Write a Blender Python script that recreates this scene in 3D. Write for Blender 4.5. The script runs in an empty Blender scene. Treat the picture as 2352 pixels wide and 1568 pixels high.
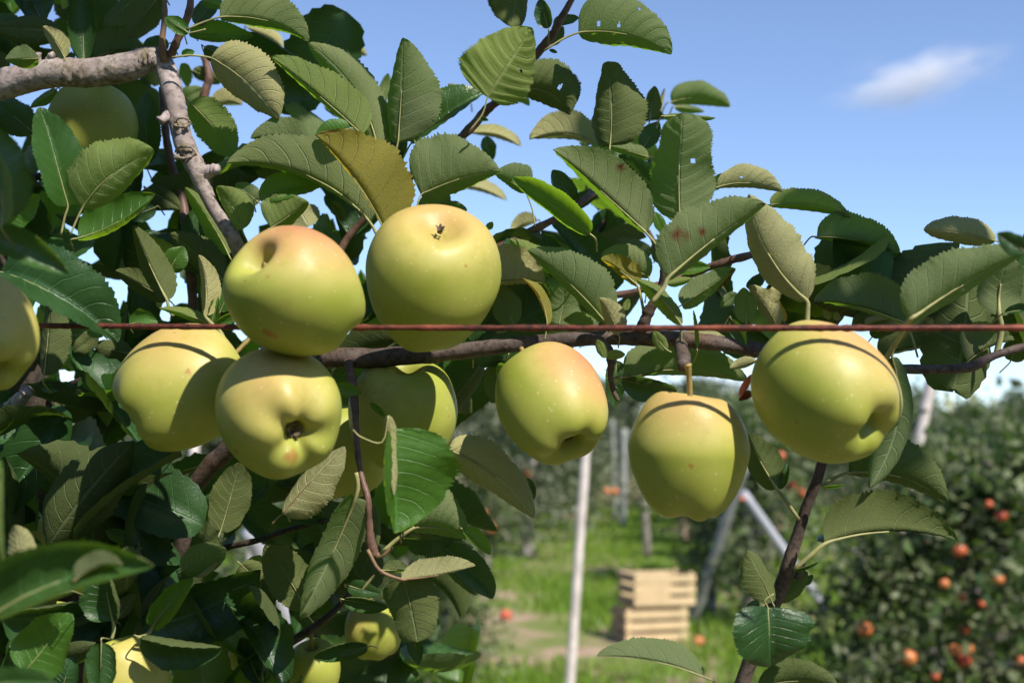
import bpy, math, random
import numpy as np
from mathutils import Vector, Matrix

random.seed(7)
rng = np.random.default_rng(7)
C = bpy.context.scene.collection
S = bpy.context.scene

# ------------------------------------------------------------------ camera, sky, sun, exposure
PITCH = math.radians(4.45)
CAM = Vector((0, 0, 1.5))
cd = bpy.data.cameras.new('camera')
cam = bpy.data.objects.new('camera', cd); C.objects.link(cam)
cam.location = CAM
cam.rotation_euler = (math.pi / 2 + PITCH, 0, 0)
cd.lens = 28; cd.sensor_width = 22.2
cd.clip_start = 0.02; cd.clip_end = 20000
cd.dof.use_dof = True; cd.dof.focus_distance = 0.85; cd.dof.aperture_fstop = 5.0
S.camera = cam

SUN = Vector((0.40, -0.56, 0.73)).normalized()          # towards the sun
w = bpy.data.worlds.new("World"); S.world = w; w.use_nodes = True
wn = w.node_tree; wn.nodes.clear()
sky = wn.nodes.new('ShaderNodeTexSky'); sky.sky_type = 'NISHITA'; sky.sun_disc = False
sky.sun_elevation = math.asin(SUN.z); sky.sun_rotation = math.atan2(SUN.x, SUN.y)
sky.altitude = 100; sky.air_density = 0.80; sky.dust_density = 0.0; sky.ozone_density = 5.0
bg = wn.nodes.new('ShaderNodeBackground'); bg.inputs['Strength'].default_value = 0.15
wo = wn.nodes.new('ShaderNodeOutputWorld')
hs = wn.nodes.new('ShaderNodeHueSaturation'); hs.inputs['Saturation'].default_value = 0.93; hs.inputs['Hue'].default_value = 0.503
wn.links.new(sky.outputs[0], hs.inputs['Color']); wn.links.new(hs.outputs[0], bg.inputs[0]); wn.links.new(bg.outputs[0], wo.inputs[0])

sl = bpy.data.lights.new('sun', 'SUN'); sl.energy = 5.0; sl.angle = math.radians(0.53); sl.color = (1.0, 0.94, 0.84)
so = bpy.data.objects.new('sun', sl); C.objects.link(so)
so.rotation_euler = SUN.to_track_quat('Z', 'Y').to_euler()
so.location = (2, -3, 6)

S.view_settings.view_transform = 'Standard'; S.view_settings.look = 'None'
S.view_settings.exposure = 0.40; S.view_settings.gamma = 1.0
S.render.engine = 'CYCLES'
S.cycles.max_bounces = 8; S.cycles.transmission_bounces = 6; S.cycles.transparent_max_bounces = 8
S.cycles.volume_bounces = 4; S.cycles.use_denoising = True

# ------------------------------------------------------------------ picture units -> places
FPX = 28 / 22.2 * 2352.0
RT = Vector((1, 0, 0)); FW = Vector((0, math.cos(PITCH), math.sin(PITCH))); UP = Vector((0, -math.sin(PITCH), math.cos(PITCH)))
def P(x, y, d):                                          # photo pixel (2352 wide) and distance -> point
    return CAM + RT * ((x - 1176) / FPX * d) + UP * ((784 - y) / FPX * d) + FW * d
def px(p):                                               # point -> photo pixel and distance
    q = p - CAM; d = q.dot(FW)
    return (1176 + q.dot(RT) / d * FPX, 784 - q.dot(UP) / d * FPX, d) if d > 1e-4 else (0, 0, -1)
def ground(x, D):                                        # pixel column and distance -> point on the ground
    return Vector(((x - 1176) / FPX * D, D, 0))

# ------------------------------------------------------------------ helpers
def tag(o, label=None, cat=None, group=None, kind=None):
    if label: o['label'] = label
    if cat: o['category'] = cat
    if group: o['group'] = group
    if kind: o['kind'] = kind
    return o
def empty(name, loc):
    o = bpy.data.objects.new(name, None); C.objects.link(o); o.location = loc; o.empty_display_size = 0.1
    return o
def link(name, me, parent=None, loc=None):
    o = bpy.data.objects.new(name, me); C.objects.link(o)
    if parent is not None:
        o.parent = parent
        if loc is None and parent.type == 'EMPTY' and not parent.parent: o.matrix_parent_inverse = Matrix.Translation(-parent.location)
    if loc is not None: o.location = loc
    return o
def mesh(name, v, f, mat=None, smooth=True):
    me = bpy.data.meshes.new(name)
    me.from_pydata([tuple(p) for p in v], [], [tuple(q) for q in f])
    if mat: me.materials.append(mat)
    if smooth: me.polygons.foreach_set('use_smooth', np.ones(len(me.polygons), dtype=bool))
    me.update(); return me
def fast_mesh(name, v, f, mat, smooth=False, mi=None):   # numpy arrays, equal-sized faces
    me = bpy.data.meshes.new(name); n = len(f); k = f.shape[1]
    me.vertices.add(len(v)); me.vertices.foreach_set('co', np.asarray(v, dtype=np.float32).ravel())
    me.loops.add(n * k); me.loops.foreach_set('vertex_index', np.asarray(f, dtype=np.int32).ravel())
    me.polygons.add(n); me.polygons.foreach_set('loop_start', np.arange(n, dtype=np.int32) * k)
    if smooth: me.polygons.foreach_set('use_smooth', np.ones(n, dtype=bool))
    for m in (mat if isinstance(mat, (list, tuple)) else [mat]): me.materials.append(m)
    if mi is not None: me.polygons.foreach_set('material_index', mi.astype(np.int32))
    me.update(calc_edges=True); return me
def attr(me, name, vals):
    a = me.attributes.new(name, 'FLOAT', 'POINT'); a.data.foreach_set('value', np.asarray(vals, dtype=np.float32))
def spline(pts, n):                                      # Catmull-Rom through rows of numbers
    p = np.asarray(pts, dtype=float); p = np.vstack([2 * p[0] - p[1], p, 2 * p[-1] - p[-2]])
    out = []
    for i in range(1, len(p) - 2):
        for k in range(n):
            t = k / n; a, b, c, d = p[i - 1], p[i], p[i + 1], p[i + 2]
            out.append(0.5 * (2 * b + (c - a) * t + (2 * a - 5 * b + 4 * c - d) * t * t + (3 * b - a - 3 * c + d) * t ** 3))
    out.append(p[-2]); return np.array(out)
def tube_data(pts, n=5, sides=10, rough=0.0, cap=True, seed=0):   # pts rows: x y z r
    r_ = np.random.default_rng(seed + 11)
    s = spline(pts, n) if len(pts) > 2 or n > 1 else np.asarray(pts, float)
    c, r = s[:, :3], np.abs(s[:, 3])
    v, f = [], []
    ref = None
    for i in range(len(c)):
        t = Vector(c[min(i + 1, len(c) - 1)] - c[max(i - 1, 0)]).normalized()
        if ref is None: ref = t.orthogonal().normalized()
        ref = (ref - t * ref.dot(t)).normalized(); b = t.cross(ref)
        ring = 1 + rough * r_.normal() * 0.6
        for k in range(sides):
            a = 2 * math.pi * k / sides
            rr = r[i] * ring * (1 + rough * r_.normal() * 0.5)
            v.append(Vector(c[i]) + (ref * math.cos(a) + b * math.sin(a)) * rr)
        if i:
            o = (i - 1) * sides
            for k in range(sides): f.append((o + k, o + (k + 1) % sides, o + sides + (k + 1) % sides, o + sides + k))
    if cap:
        f.append(tuple(range(sides))[::-1]); o = (len(c) - 1) * sides; f.append(tuple(range(o, o + sides)))
    return v, f
def tube(name, pts, mat, parent=None, **k):
    v, f = tube_data(pts, **k); return link(name, mesh(name, v, f, mat), parent)
def ptube(name, pts, mat, parent=None, **k):             # rows: px py distance radius(px)
    rows = []
    for x, y, d, r in pts:
        q = P(x, y, d); rows.append((q.x, q.y, q.z, r / FPX * d))
    return tube(name, rows, mat, parent, **k)

# ------------------------------------------------------------------ materials
class N:
    def __init__(s, name):
        s.m = bpy.data.materials.new(name); s.m.use_nodes = True; s.t = s.m.node_tree; s.t.nodes.clear()
        s.out = s.n('ShaderNodeOutputMaterial')
    def n(s, typ, **k):
        o = s.t.nodes.new(typ)
        for a, b in k.items(): setattr(o, a, b)
        return o
    def to(s, a, b): s.t.links.new(a, b)
    def put(s, sock, x):
        if isinstance(x, bpy.types.NodeSocket): s.to(x, sock)
        elif x is not None:
            sock.default_value = (*x, 1) if isinstance(x, tuple) and len(x) == 3 and len(sock.default_value) == 4 else x
    def math(s, op, a, b=None, c=None, clamp=False):
        o = s.n('ShaderNodeMath', operation=op, use_clamp=clamp)
        for i, q in enumerate((a, b, c)):
            if q is not None: s.put(o.inputs[i], q)
        return o.outputs[0]
    def ramp(s, x, a, b, lo=0.0, hi=1.0):               # smooth map a..b -> lo..hi
        o = s.n('ShaderNodeMapRange', interpolation_type='SMOOTHSTEP')
        for i, q in enumerate((x, a, b, lo, hi)): s.put(o.inputs[i], q)
        return o.outputs[0]
    def mix(s, f, a, b, mode='MIX'):
        o = s.n('ShaderNodeMix', data_type='RGBA', blend_type=mode)
        s.put(o.inputs['Factor'], f); s.put(o.inputs[6], a); s.put(o.inputs[7], b); return o.outputs[2]
    def noise(s, scale, detail=3, rough=0.55, co=None, out='Fac', dist=0.0):
        o = s.n('ShaderNodeTexNoise'); o.inputs['Scale'].default_value = scale; o.inputs['Detail'].default_value = detail
        o.inputs['Roughness'].default_value = rough; o.inputs['Distortion'].default_value = dist
        if co is not None: s.to(co, o.inputs['Vector'])
        return o.outputs[out]
    def voro(s, scale, co=None, feature='F1', out='Distance', rnd=1.0):
        o = s.n('ShaderNodeTexVoronoi', feature=feature); o.inputs['Scale'].default_value = scale
        o.inputs['Randomness'].default_value = rnd
        if co is not None: s.to(co, o.inputs['Vector'])
        return o.outputs[out]
    def attr(s, name): return s.n('ShaderNodeAttribute', attribute_name=name).outputs['Fac']
    def bump(s, h, strength, dist, nrm=None):
        o = s.n('ShaderNodeBump'); o.inputs['Strength'].default_value = strength; o.inputs['Distance'].default_value = dist
        s.put(o.inputs['Height'], h)
        if nrm: s.to(nrm, o.inputs['Normal'])
        return o.outputs[0]
    def bsdf(s, col, rough=0.6, spec=0.5, nrm=None, sss=0, sssr=None, coat=0, metal=0):
        o = s.n('ShaderNodeBsdfPrincipled')
        s.put(o.inputs['Base Color'], col); s.put(o.inputs['Roughness'], rough); s.put(o.inputs['Specular IOR Level'], spec)
        if metal: s.put(o.inputs['Metallic'], metal)
        if nrm is not None: s.to(nrm, o.inputs['Normal'])
        if sss:
            o.inputs['Subsurface Weight'].default_value = sss; o.inputs['Subsurface Radius'].default_value = sssr; o.inputs['Subsurface Scale'].default_value = 0.01
        if coat: o.inputs['Coat Weight'].default_value = coat; o.inputs['Coat Roughness'].default_value = 0.3
        return o.outputs[0]
    def done(s, sh): s.to(sh, s.out.inputs['Surface']); return s.m

def leaf_mat(name, up, under, trans, tw=0.48, rough=0.36):
    g = N(name)
    uv = g.n('ShaderNodeUVMap', uv_map='UV').outputs[0]
    sep = g.n('ShaderNodeSeparateXYZ'); g.to(uv, sep.inputs[0])
    t, vv = sep.outputs[0], sep.outputs[1]
    s2 = g.math('SUBTRACT', g.math('MULTIPLY', vv, 2.0), 1.0); sa = g.math('ABSOLUTE', s2)
    side = g.math('GREATER_THAN', s2, 0.0)
    co = g.n('ShaderNodeTexCoord').outputs['Object']
    nz = g.noise(60, 3, co=co)
    ph = g.math('MULTIPLY', g.math('SUBTRACT', t, g.math('MULTIPLY', g.math('POWER', sa, 1.35), 0.20)), 8.0)
    ph = g.math('ADD', ph, g.math('MULTIPLY', side, 0.45)); ph = g.math('ADD', ph, g.math('MULTIPLY', nz, 0.35))
    d = g.math('MULTIPLY', g.math('ABSOLUTE', g.math('SUBTRACT', g.math('FRACT', ph), 0.5)), 2.0)
    vein = g.ramp(d, 0.02, 0.13, 1.0, 0.0)
    vein = g.math('MULTIPLY', vein, g.ramp(sa, 0.45, 1.0, 1.0, 0.0))
    mid = g.ramp(sa, 0.018, 0.06, 1.0, 0.0)
    allv = g.math('MAXIMUM', vein, mid)
    net = g.voro(520, co, 'DISTANCE_TO_EDGE'); netm = g.ramp(net, 0.02, 0.16, 1.0, 0.0)
    net2 = g.voro(270, co, 'DISTANCE_TO_EDGE'); net2m = g.ramp(net2, 0.0, 0.13, 0.55, 0.0)
    fine = g.math('MAXIMUM', g.math('MULTIPLY', netm, 0.45), net2m)
    big = g.noise(25, 3, co=co)
    rnd = g.n('ShaderNodeObjectInfo').outputs['Random']
    spot = g.attr('spot')
    speck = g.math('MULTIPLY', g.ramp(g.voro(95, co), 0.0, 0.10, 1.0, 0.0), g.ramp(g.noise(35, 2, co=co), 0.58, 0.66))
    # upper side
    cu = g.mix(g.ramp(big, 0.35, 0.7), up, tuple(c * 1.5 for c in up))
    cu = g.mix(g.math('MULTIPLY', rnd, 0.35), cu, (up[0] * 1.9, up[1] * 1.35, up[2]))
    cu = g.mix(g.math('MULTIPLY', allv, 0.5), cu, tuple(min(1, c * 2.8 + 0.03) for c in up))
    cu = g.mix(g.math('MULTIPLY', speck, 0.7), cu, (0.30, 0.24, 0.10))
    cu = g.mix(spot, cu, (0.11, 0.030, 0.012))
    hu = g.math('ADD', g.math('MULTIPLY', allv, -1.0), g.math('MULTIPLY', fine, -0.35)); hu = g.math('ADD', hu, g.math('MULTIPLY', big, 0.8))
    bu = g.bsdf(cu, g.ramp(big, 0.3, 0.7, rough - 0.04, rough + 0.12), 0.6, g.bump(hu, 0.55, 0.0007))
    # underside: pale, felted
    felt = g.noise(900, 2, co=co)
    cn = g.mix(g.math('MULTIPLY', fine, 0.40), under, tuple(c * 1.45 for c in under))
    cn = g.mix(g.math('MULTIPLY', felt, 0.5), cn, tuple(c * 0.72 for c in under))
    cn = g.mix(g.math('MULTIPLY', rnd, 0.75), cn, (under[0] * 1.45, under[1] * 1.28, under[2] * 1.15))
    cn = g.mix(g.math('MULTIPLY', g.ramp(big, 0.5, 0.75), 0.5), cn, (under[0] * 1.2, under[1] * 1.15, under[2] * 0.8))
    cn = g.mix(g.math('MULTIPLY', allv, g.ramp(nz, 0.3, 0.7, 0.35, 0.75)), cn, tuple(min(1, c * 1.9 + 0.07) for c in under))
    cn = g.mix(spot, cn, (0.15, 0.035, 0.015))
    hn = g.math('ADD', g.math('MULTIPLY', allv, 1.0), g.math('MULTIPLY', fine, 0.40))
    bn = g.bsdf(cn, 0.78, 0.25, g.bump(hn, 0.8, 0.0007))
    geo = g.n('ShaderNodeNewGeometry')
    two = g.n('ShaderNodeMixShader'); g.to(geo.outputs['Backfacing'], two.inputs[0]); g.to(bu, two.inputs[1]); g.to(bn, two.inputs[2])
    tr = g.n('ShaderNodeBsdfTranslucent')
    ct = g.mix(g.math('MULTIPLY', allv, 0.5), trans, tuple(c * 0.45 for c in trans)); ct = g.mix(spot, ct, (0.10, 0.02, 0.004))
    g.to(ct, tr.inputs['Color'])
    mx = g.n('ShaderNodeMixShader'); mx.inputs[0].default_value = tw
    g.to(two.outputs[0], mx.inputs[1]); g.to(tr.outputs[0], mx.inputs[2])
    return g.done(mx.outputs[0])

LEAF = {
    'n': leaf_mat('leaf green', (0.032, 0.095, 0.018), (0.165, 0.210, 0.100), (0.19, 0.37, 0.016)),
    'b': leaf_mat('leaf bright', (0.050, 0.135, 0.020), (0.190, 0.250, 0.080), (0.27, 0.46, 0.02)),
    'p': leaf_mat('leaf pale', (0.045, 0.100, 0.030), (0.330, 0.330, 0.160), (0.20, 0.27, 0.05), 0.3),
    'y': leaf_mat('leaf golden', (0.14, 0.13, 0.02), (0.235, 0.235, 0.055), (0.60, 0.42, 0.02)),
    'd': leaf_mat('leaf dark', (0.024, 0.070, 0.018), (0.100, 0.130, 0.046), (0.09, 0.17, 0.012), 0.34),
    'g': leaf_mat('leaf glossy', (0.030, 0.080, 0.022), (0.20, 0.22, 0.10), (0.15, 0.28, 0.02), 0.3, 0.27),
}
def simple(name, col, rough=0.6, var=0.25, scale=20, bump=0.0, spec=0.4, col2=None, bd=0.002):
    g = N(name); co = g.n('ShaderNodeTexCoord').outputs['Object']
    nz = g.noise(scale, 5, co=co)
    c = g.mix(g.ramp(nz, 0.3, 0.7), tuple(q * (1 - var) for q in col), col2 or tuple(min(1, q * (1 + var)) for q in col))
    return g.done(g.bsdf(c, rough, spec, g.bump(g.noise(scale * 4, 4, co=co), bump, bd) if bump else None))
def bark_mat(name, a, b, c, sc=1.0):
    g = N(name); co = g.n('ShaderNodeTexCoord').outputs['Object']
    n1 = g.noise(45 * sc, 6, 0.65, co); n2 = g.noise(260 * sc, 4, 0.6, co); n3 = g.noise(14 * sc, 3, co=co)
    col = g.mix(g.ramp(n1, 0.35, 0.65), a, b); col = g.mix(g.ramp(n3, 0.52, 0.68), col, c)
    lent = g.ramp(g.voro(330 * sc, co), 0.06, 0.16, 1.0, 0.0)
    lent = g.math('MULTIPLY', lent, g.ramp(n3, 0.4, 0.55))
    col = g.mix(g.math('MULTIPLY', lent, 0.7), col, (0.42, 0.34, 0.25))
    col = g.mix(g.math('MULTIPLY', g.ramp(n2, 0.48, 0.66), 0.62), col, tuple(q * 0.28 for q in a))
    wv = g.n('ShaderNodeVectorMath', operation='ADD'); g.to(co, wv.inputs[0]); nv = g.n('ShaderNodeVectorMath', operation='SCALE'); g.to(g.noise(60 * sc, 4, co=co, out='Color'), nv.inputs[0]); nv.inputs['Scale'].default_value = 0.02; g.to(nv.outputs[0], wv.inputs[1])
    crack = g.voro(90 * sc, wv.outputs[0], 'DISTANCE_TO_EDGE'); crk = g.math('MULTIPLY', g.ramp(crack, 0.0, 0.05, 1.0, 0.0), g.ramp(n1, 0.40, 0.55))
    col = g.mix(g.math('MULTIPLY', crk, 0.22), col, tuple(q * 0.3 for q in a))
    knot = g.attr('knot')
    col = g.mix(g.math('MULTIPLY', knot, g.ramp(n2, 0.35, 0.6)), col, (0.16, 0.13, 0.07))
    h = g.math('SUBTRACT', g.math('ADD', g.math('MULTIPLY', n1, 0.9), g.math('MULTIPLY', n2, 0.7)), g.math('MULTIPLY', crk, 0.12))
    return g.done(g.bsdf(col, 0.68, 0.3, g.bump(h, 0.6, 0.0012 / sc)))
M = {
    'bark': bark_mat('bark pinkish grey', (0.27, 0.215, 0.200), (0.42, 0.35, 0.33), (0.30, 0.17, 0.13)),
    'bark2': bark_mat('bark brown', (0.070, 0.050, 0.042), (0.135, 0.100, 0.085), (0.11, 0.065, 0.04)),
    'darkbark': bark_mat('bark dark', (0.050, 0.038, 0.030), (0.085, 0.065, 0.05), (0.06, 0.045, 0.03)),
    'twig': simple('twig red brown', (0.14, 0.078, 0.058), 0.5, 0.4, 120, 0.3, bd=0.0005),
    'petiole': simple('petiole pale green', (0.30, 0.29, 0.12), 0.55, 0.25, 90, 0.0),
    'petiolered': simple('petiole reddish', (0.22, 0.135, 0.075), 0.55, 0.25, 90, 0.0),
    'stalk': simple('apple stalk', (0.30, 0.22, 0.07), 0.6, 0.35, 150, 0.3, bd=0.0005),
    'calyx': simple('dry calyx', (0.12, 0.085, 0.05), 0.8, 0.4, 300),
    'bud': simple('pale felted bud', (0.42, 0.38, 0.22), 0.85, 0.3, 200, 0.5, bd=0.001),
    'dry': simple('dry curled leaf', (0.20, 0.07, 0.03), 0.7, 0.5, 120, 0.5, bd=0.001),
    'post': simple('weathered pale post', (0.60, 0.53, 0.48), 0.8, 0.2, 9, 0.4),
    'postgrey': simple('grey post', (0.25, 0.26, 0.24), 0.7, 0.22, 9, 0.3),
    'brace': simple('white painted brace', (0.40, 0.41, 0.45), 0.6, 0.08, 6),
    'stake': simple('brown stake', (0.36, 0.25, 0.18), 0.8, 0.25, 9, 0.3),
    'crateshade': simple('shade tinted timber', (0.27, 0.19, 0.13), 0.8, 0.2, 7, 0.2, 0.3),  # darker brown puts the shade of the crate ends into the colour
    'crate': simple('new pale timber', (0.56, 0.42, 0.24), 0.7, 0.10, 7, 0.2, 0.3),
    'bgtrunk': simple('mottled trunk', (0.17, 0.14, 0.115), 0.85, 0.5, 12, 0.6, 0.2, (0.42, 0.38, 0.34), 0.01),
}
def wire_mat():
    g = N('rusty wire'); co = g.n('ShaderNodeTexCoord').outputs['Object']
    n1 = g.noise(220, 5, 0.65, co); n2 = g.noise(30, 3, co=co)
    c = g.mix(g.ramp(n1, 0.35, 0.65), (0.060, 0.018, 0.013), (0.17, 0.042, 0.026)); c = g.mix(g.ramp(n2, 0.5, 0.7), c, (0.26, 0.07, 0.04))
    return g.done(g.bsdf(c, 0.6, 0.45, g.bump(n1, 0.6, 0.0008), metal=0.25))
M['wire'] = wire_mat()
def apple_mat():
    g = N('apple skin yellow green'); co = g.n('ShaderNodeTexCoord').outputs['Object']
    rnd = g.n('ShaderNodeObjectInfo').outputs['Random']
    n1 = g.noise(22, 4, co=co); n2 = g.noise(75, 4, 0.6, co)
    base = g.mix(g.ramp(n1, 0.3, 0.7), (0.290, 0.335, 0.042), (0.375, 0.390, 0.075))
    bl = g.math('ADD', g.attr('blush'), g.math('MULTIPLY', g.math('SUBTRACT', n2, 0.5), 0.25))
    base = g.mix(g.ramp(bl, -0.1, 0.45), base, (0.475, 0.420, 0.112))
    base = g.mix(g.math('MULTIPLY', g.ramp(bl, 0.30, 0.95), 0.92), base, (0.560, 0.325, 0.130))
    base = g.mix(g.math('MULTIPLY', g.ramp(bl, 0.85, 1.35), 0.85), base, (0.430, 0.150, 0.085))
    v = g.voro(170, co); dot = g.ramp(v, 0.06, 0.17, 1.0, 0.0)
    mott = g.noise(140, 5, 0.65, co); base = g.mix(g.math('MULTIPLY', g.ramp(mott, 0.45, 0.75), 0.35), base, (0.30, 0.30, 0.045))
    base = g.mix(g.math('MULTIPLY', g.math('MULTIPLY', dot, g.ramp(n1, 0.3, 0.7, 0.35, 1.0)), 0.50), base, (0.70, 0.64, 0.34))
    rs = g.math('ADD', g.attr('russet'), g.math('MULTIPLY', g.math('SUBTRACT', g.noise(110, 5, 0.7, co), 0.5), 1.1))
    base = g.mix(g.math('MULTIPLY', g.ramp(rs, 0.50, 0.80), 0.72), base, (0.360, 0.140, 0.035))
    sp = g.math('MULTIPLY', g.ramp(g.voro(42, co), 0.035, 0.075, 1.0, 0.0), g.ramp(g.noise(31, 2, co=co), 0.47, 0.54))
    base = g.mix(g.math('MULTIPLY', sp, 0.8), base, (0.34, 0.15, 0.05))
    base = g.mix(g.math('MULTIPLY', g.attr('cavity'), 0.65), base, (0.30, 0.30, 0.05))
    h = g.math('ADD', g.math('MULTIPLY', n2, 0.4), g.math('MULTIPLY', dot, 0.10))
    return g.done(g.bsdf(base, g.ramp(n2, 0.3, 0.7, 0.42, 0.56), 0.36, g.bump(h, 0.10, 0.001), sss=0.10, sssr=(0.9, 0.7, 0.15)))
M['apple'] = apple_mat()
def red_mat(name, a, b):
    g = N(name); co = g.n('ShaderNodeTexCoord').outputs['Object']; r = g.n('ShaderNodeObjectInfo').outputs['Random']
    c = g.mix(g.ramp(g.noise(18, 3, co=co), 0.35, 0.65), a, b); c = g.mix(g.math('MULTIPLY', r, 0.25), c, (0.62, 0.34, 0.09))
    return g.done(g.bsdf(c, 0.34, 0.5))
M['red'] = red_mat('red apple skin', (0.50, 0.040, 0.030), (0.58, 0.12, 0.055))
M['orange'] = red_mat('orange apple skin', (0.60, 0.24, 0.08), (0.58, 0.11, 0.05))
def bgleaf(name, a, b, under):
    g = N(name); co = g.n('ShaderNodeTexCoord').outputs['Object']
    rnd = g.n('ShaderNodeNewGeometry').outputs['Random Per Island']
    c = g.mix(rnd, a, b); cu = g.mix(g.ramp(rnd, 0.3, 0.9), under, tuple(q * 0.6 for q in under))
    geo = g.n('ShaderNodeNewGeometry'); cc = g.mix(geo.outputs['Backfacing'], c, cu)
    sh = g.bsdf(cc, g.ramp(rnd, 0.0, 1.0, 0.42, 0.7), 0.35)
    tr = g.n('ShaderNodeBsdfTranslucent'); tr.inputs[0].default_value = (0.13, 0.22, 0.03, 1)
    mx = g.n('ShaderNodeMixShader'); mx.inputs[0].default_value = 0.3; g.to(sh, mx.inputs[1]); g.to(tr.outputs[0], mx.inputs[2])
    return g.done(mx.outputs[0])
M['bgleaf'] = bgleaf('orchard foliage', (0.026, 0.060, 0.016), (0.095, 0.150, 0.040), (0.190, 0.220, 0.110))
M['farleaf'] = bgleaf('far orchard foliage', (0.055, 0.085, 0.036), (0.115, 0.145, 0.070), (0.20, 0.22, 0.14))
def grass_mat():
    g = N('grass blades'); co = g.n('ShaderNodeTexCoord').outputs['Object']
    rnd = g.n('ShaderNodeNewGeometry').outputs['Random Per Island']; n1 = g.noise(0.9, 3, co=co)
    c = g.mix(rnd, (0.120, 0.235, 0.018), (0.240, 0.365, 0.040)); c = g.mix(g.ramp(n1, 0.5, 0.8), c, (0.27, 0.31, 0.08))
    sh = g.bsdf(c, 0.5, 0.4); tr = g.n('ShaderNodeBsdfTranslucent'); tr.inputs[0].default_value = (0.18, 0.32, 0.03, 1)
    mx = g.n('ShaderNodeMixShader'); mx.inputs[0].default_value = 0.38; g.to(sh, mx.inputs[1]); g.to(tr.outputs[0], mx.inputs[2])
    return g.done(mx.outputs[0])
M['grass'] = grass_mat()
def soil_mat():
    g = N('orchard ground'); co = g.n('ShaderNodeTexCoord').outputs['Object']
    n1 = g.noise(1.3, 5, co=co); n2 = g.noise(11, 6, 0.65, co); n3 = g.noise(0.35, 3, co=co)
    c = g.mix(g.ramp(n2, 0.3, 0.7), (0.30, 0.205, 0.140), (0.46, 0.335, 0.235))
    c = g.mix(g.math('MULTIPLY', g.ramp(n1, 0.40, 0.58), 0.85), c, (0.130, 0.190, 0.035))
    return g.done(g.bsdf(c, 0.95, 0.1, g.bump(n2, 0.6, 0.03)))
M['soil'] = soil_mat()

# ------------------------------------------------------------------ setting: ground, clouds
def make_ground():
    xs = np.concatenate([-np.geomspace(600, 6, 14), np.linspace(-5, 9, 29), np.geomspace(10, 600, 14)])
    ys = np.concatenate([[-400, -60, -10, -2], np.linspace(0, 40, 61), np.geomspace(45, 900, 16)])
    v = []; r_ = np.random.default_rng(3)
    for y in ys:
        for x in xs:
            z = r_.normal() * 0.012 if 1 < y < 40 and -5 < x < 9 else 0
            v.append((x, y, z))
    nx = len(xs); f = [(j * nx + i, j * nx + i + 1, (j + 1) * nx + i + 1, (j + 1) * nx + i) for j in range(len(ys) - 1) for i in range(nx - 1)]
    tag(link('ground', mesh('ground', v, f, M['soil'])), 'brown orchard soil with worn grass between the tree rows', kind='structure')
make_ground()

def cloud(name, x, y, D, sx, sy, dens, label, seed, rot=0.0):
    g = N('cloud vapour'); tc = g.n('ShaderNodeTexCoord').outputs['Object']
    mp = g.n('ShaderNodeMapping'); g.to(tc, mp.inputs[0]); mp.inputs['Location'].default_value = (seed, seed * 2, 0); mp.inputs['Scale'].default_value = (1.5, 1.5, 1.5)
    nz = g.noise(1.5, 6, 0.6, mp.outputs[0], dist=0.5)
    ln = g.n('ShaderNodeVectorMath', operation='LENGTH'); g.to(tc, ln.inputs[0])
    fall = g.ramp(ln.outputs['Value'], 0.1, 1.0, 1.0, 0.0)
    dn = g.math('MULTIPLY', g.ramp(g.math('ADD', nz, g.math('MULTIPLY', fall, 0.30)), 0.56, 0.95), g.math('MULTIPLY', fall, dens))
    vol = g.n('ShaderNodeVolumePrincipled'); vol.inputs['Color'].default_value = (0.97, 0.97, 1, 1); g.to(dn, vol.inputs['Density'])
    vol.inputs['Anisotropy'].default_value = -0.25
    g.to(vol.outputs[0], g.out.inputs['Volume'])
    v, f = [], []
    for i in range(9):
        for k in range(16):
            th = math.pi * i / 8; ph = 2 * math.pi * k / 16; v.append((math.sin(th) * math.cos(ph), math.sin(th) * math.sin(ph), math.cos(th)))
            if i < 8: f.append((i * 16 + k, (i + 1) * 16 + k, (i + 1) * 16 + (k + 1) % 16, i * 16 + (k + 1) % 16))
    o = link(name, mesh(name, v, f, g.m)); o.location = P(x, y, D); k = D / FPX
    o.scale = (sx * k, sx * k * 0.5, sy * k); o.rotation_euler = (0, rot, 0)
    tag(o, label, kind='structure')
    return o
cloud('cloud', 2105, 180, 3000, 300, 98, 0.019, 'small wispy white cloud alone in the blue sky', 0.0, math.radians(-13))
cloud('cloud', 1640, 880, 5000, 330, 70, 0.006, 'low pale cloud above the far orchard trees', 4.0)

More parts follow.
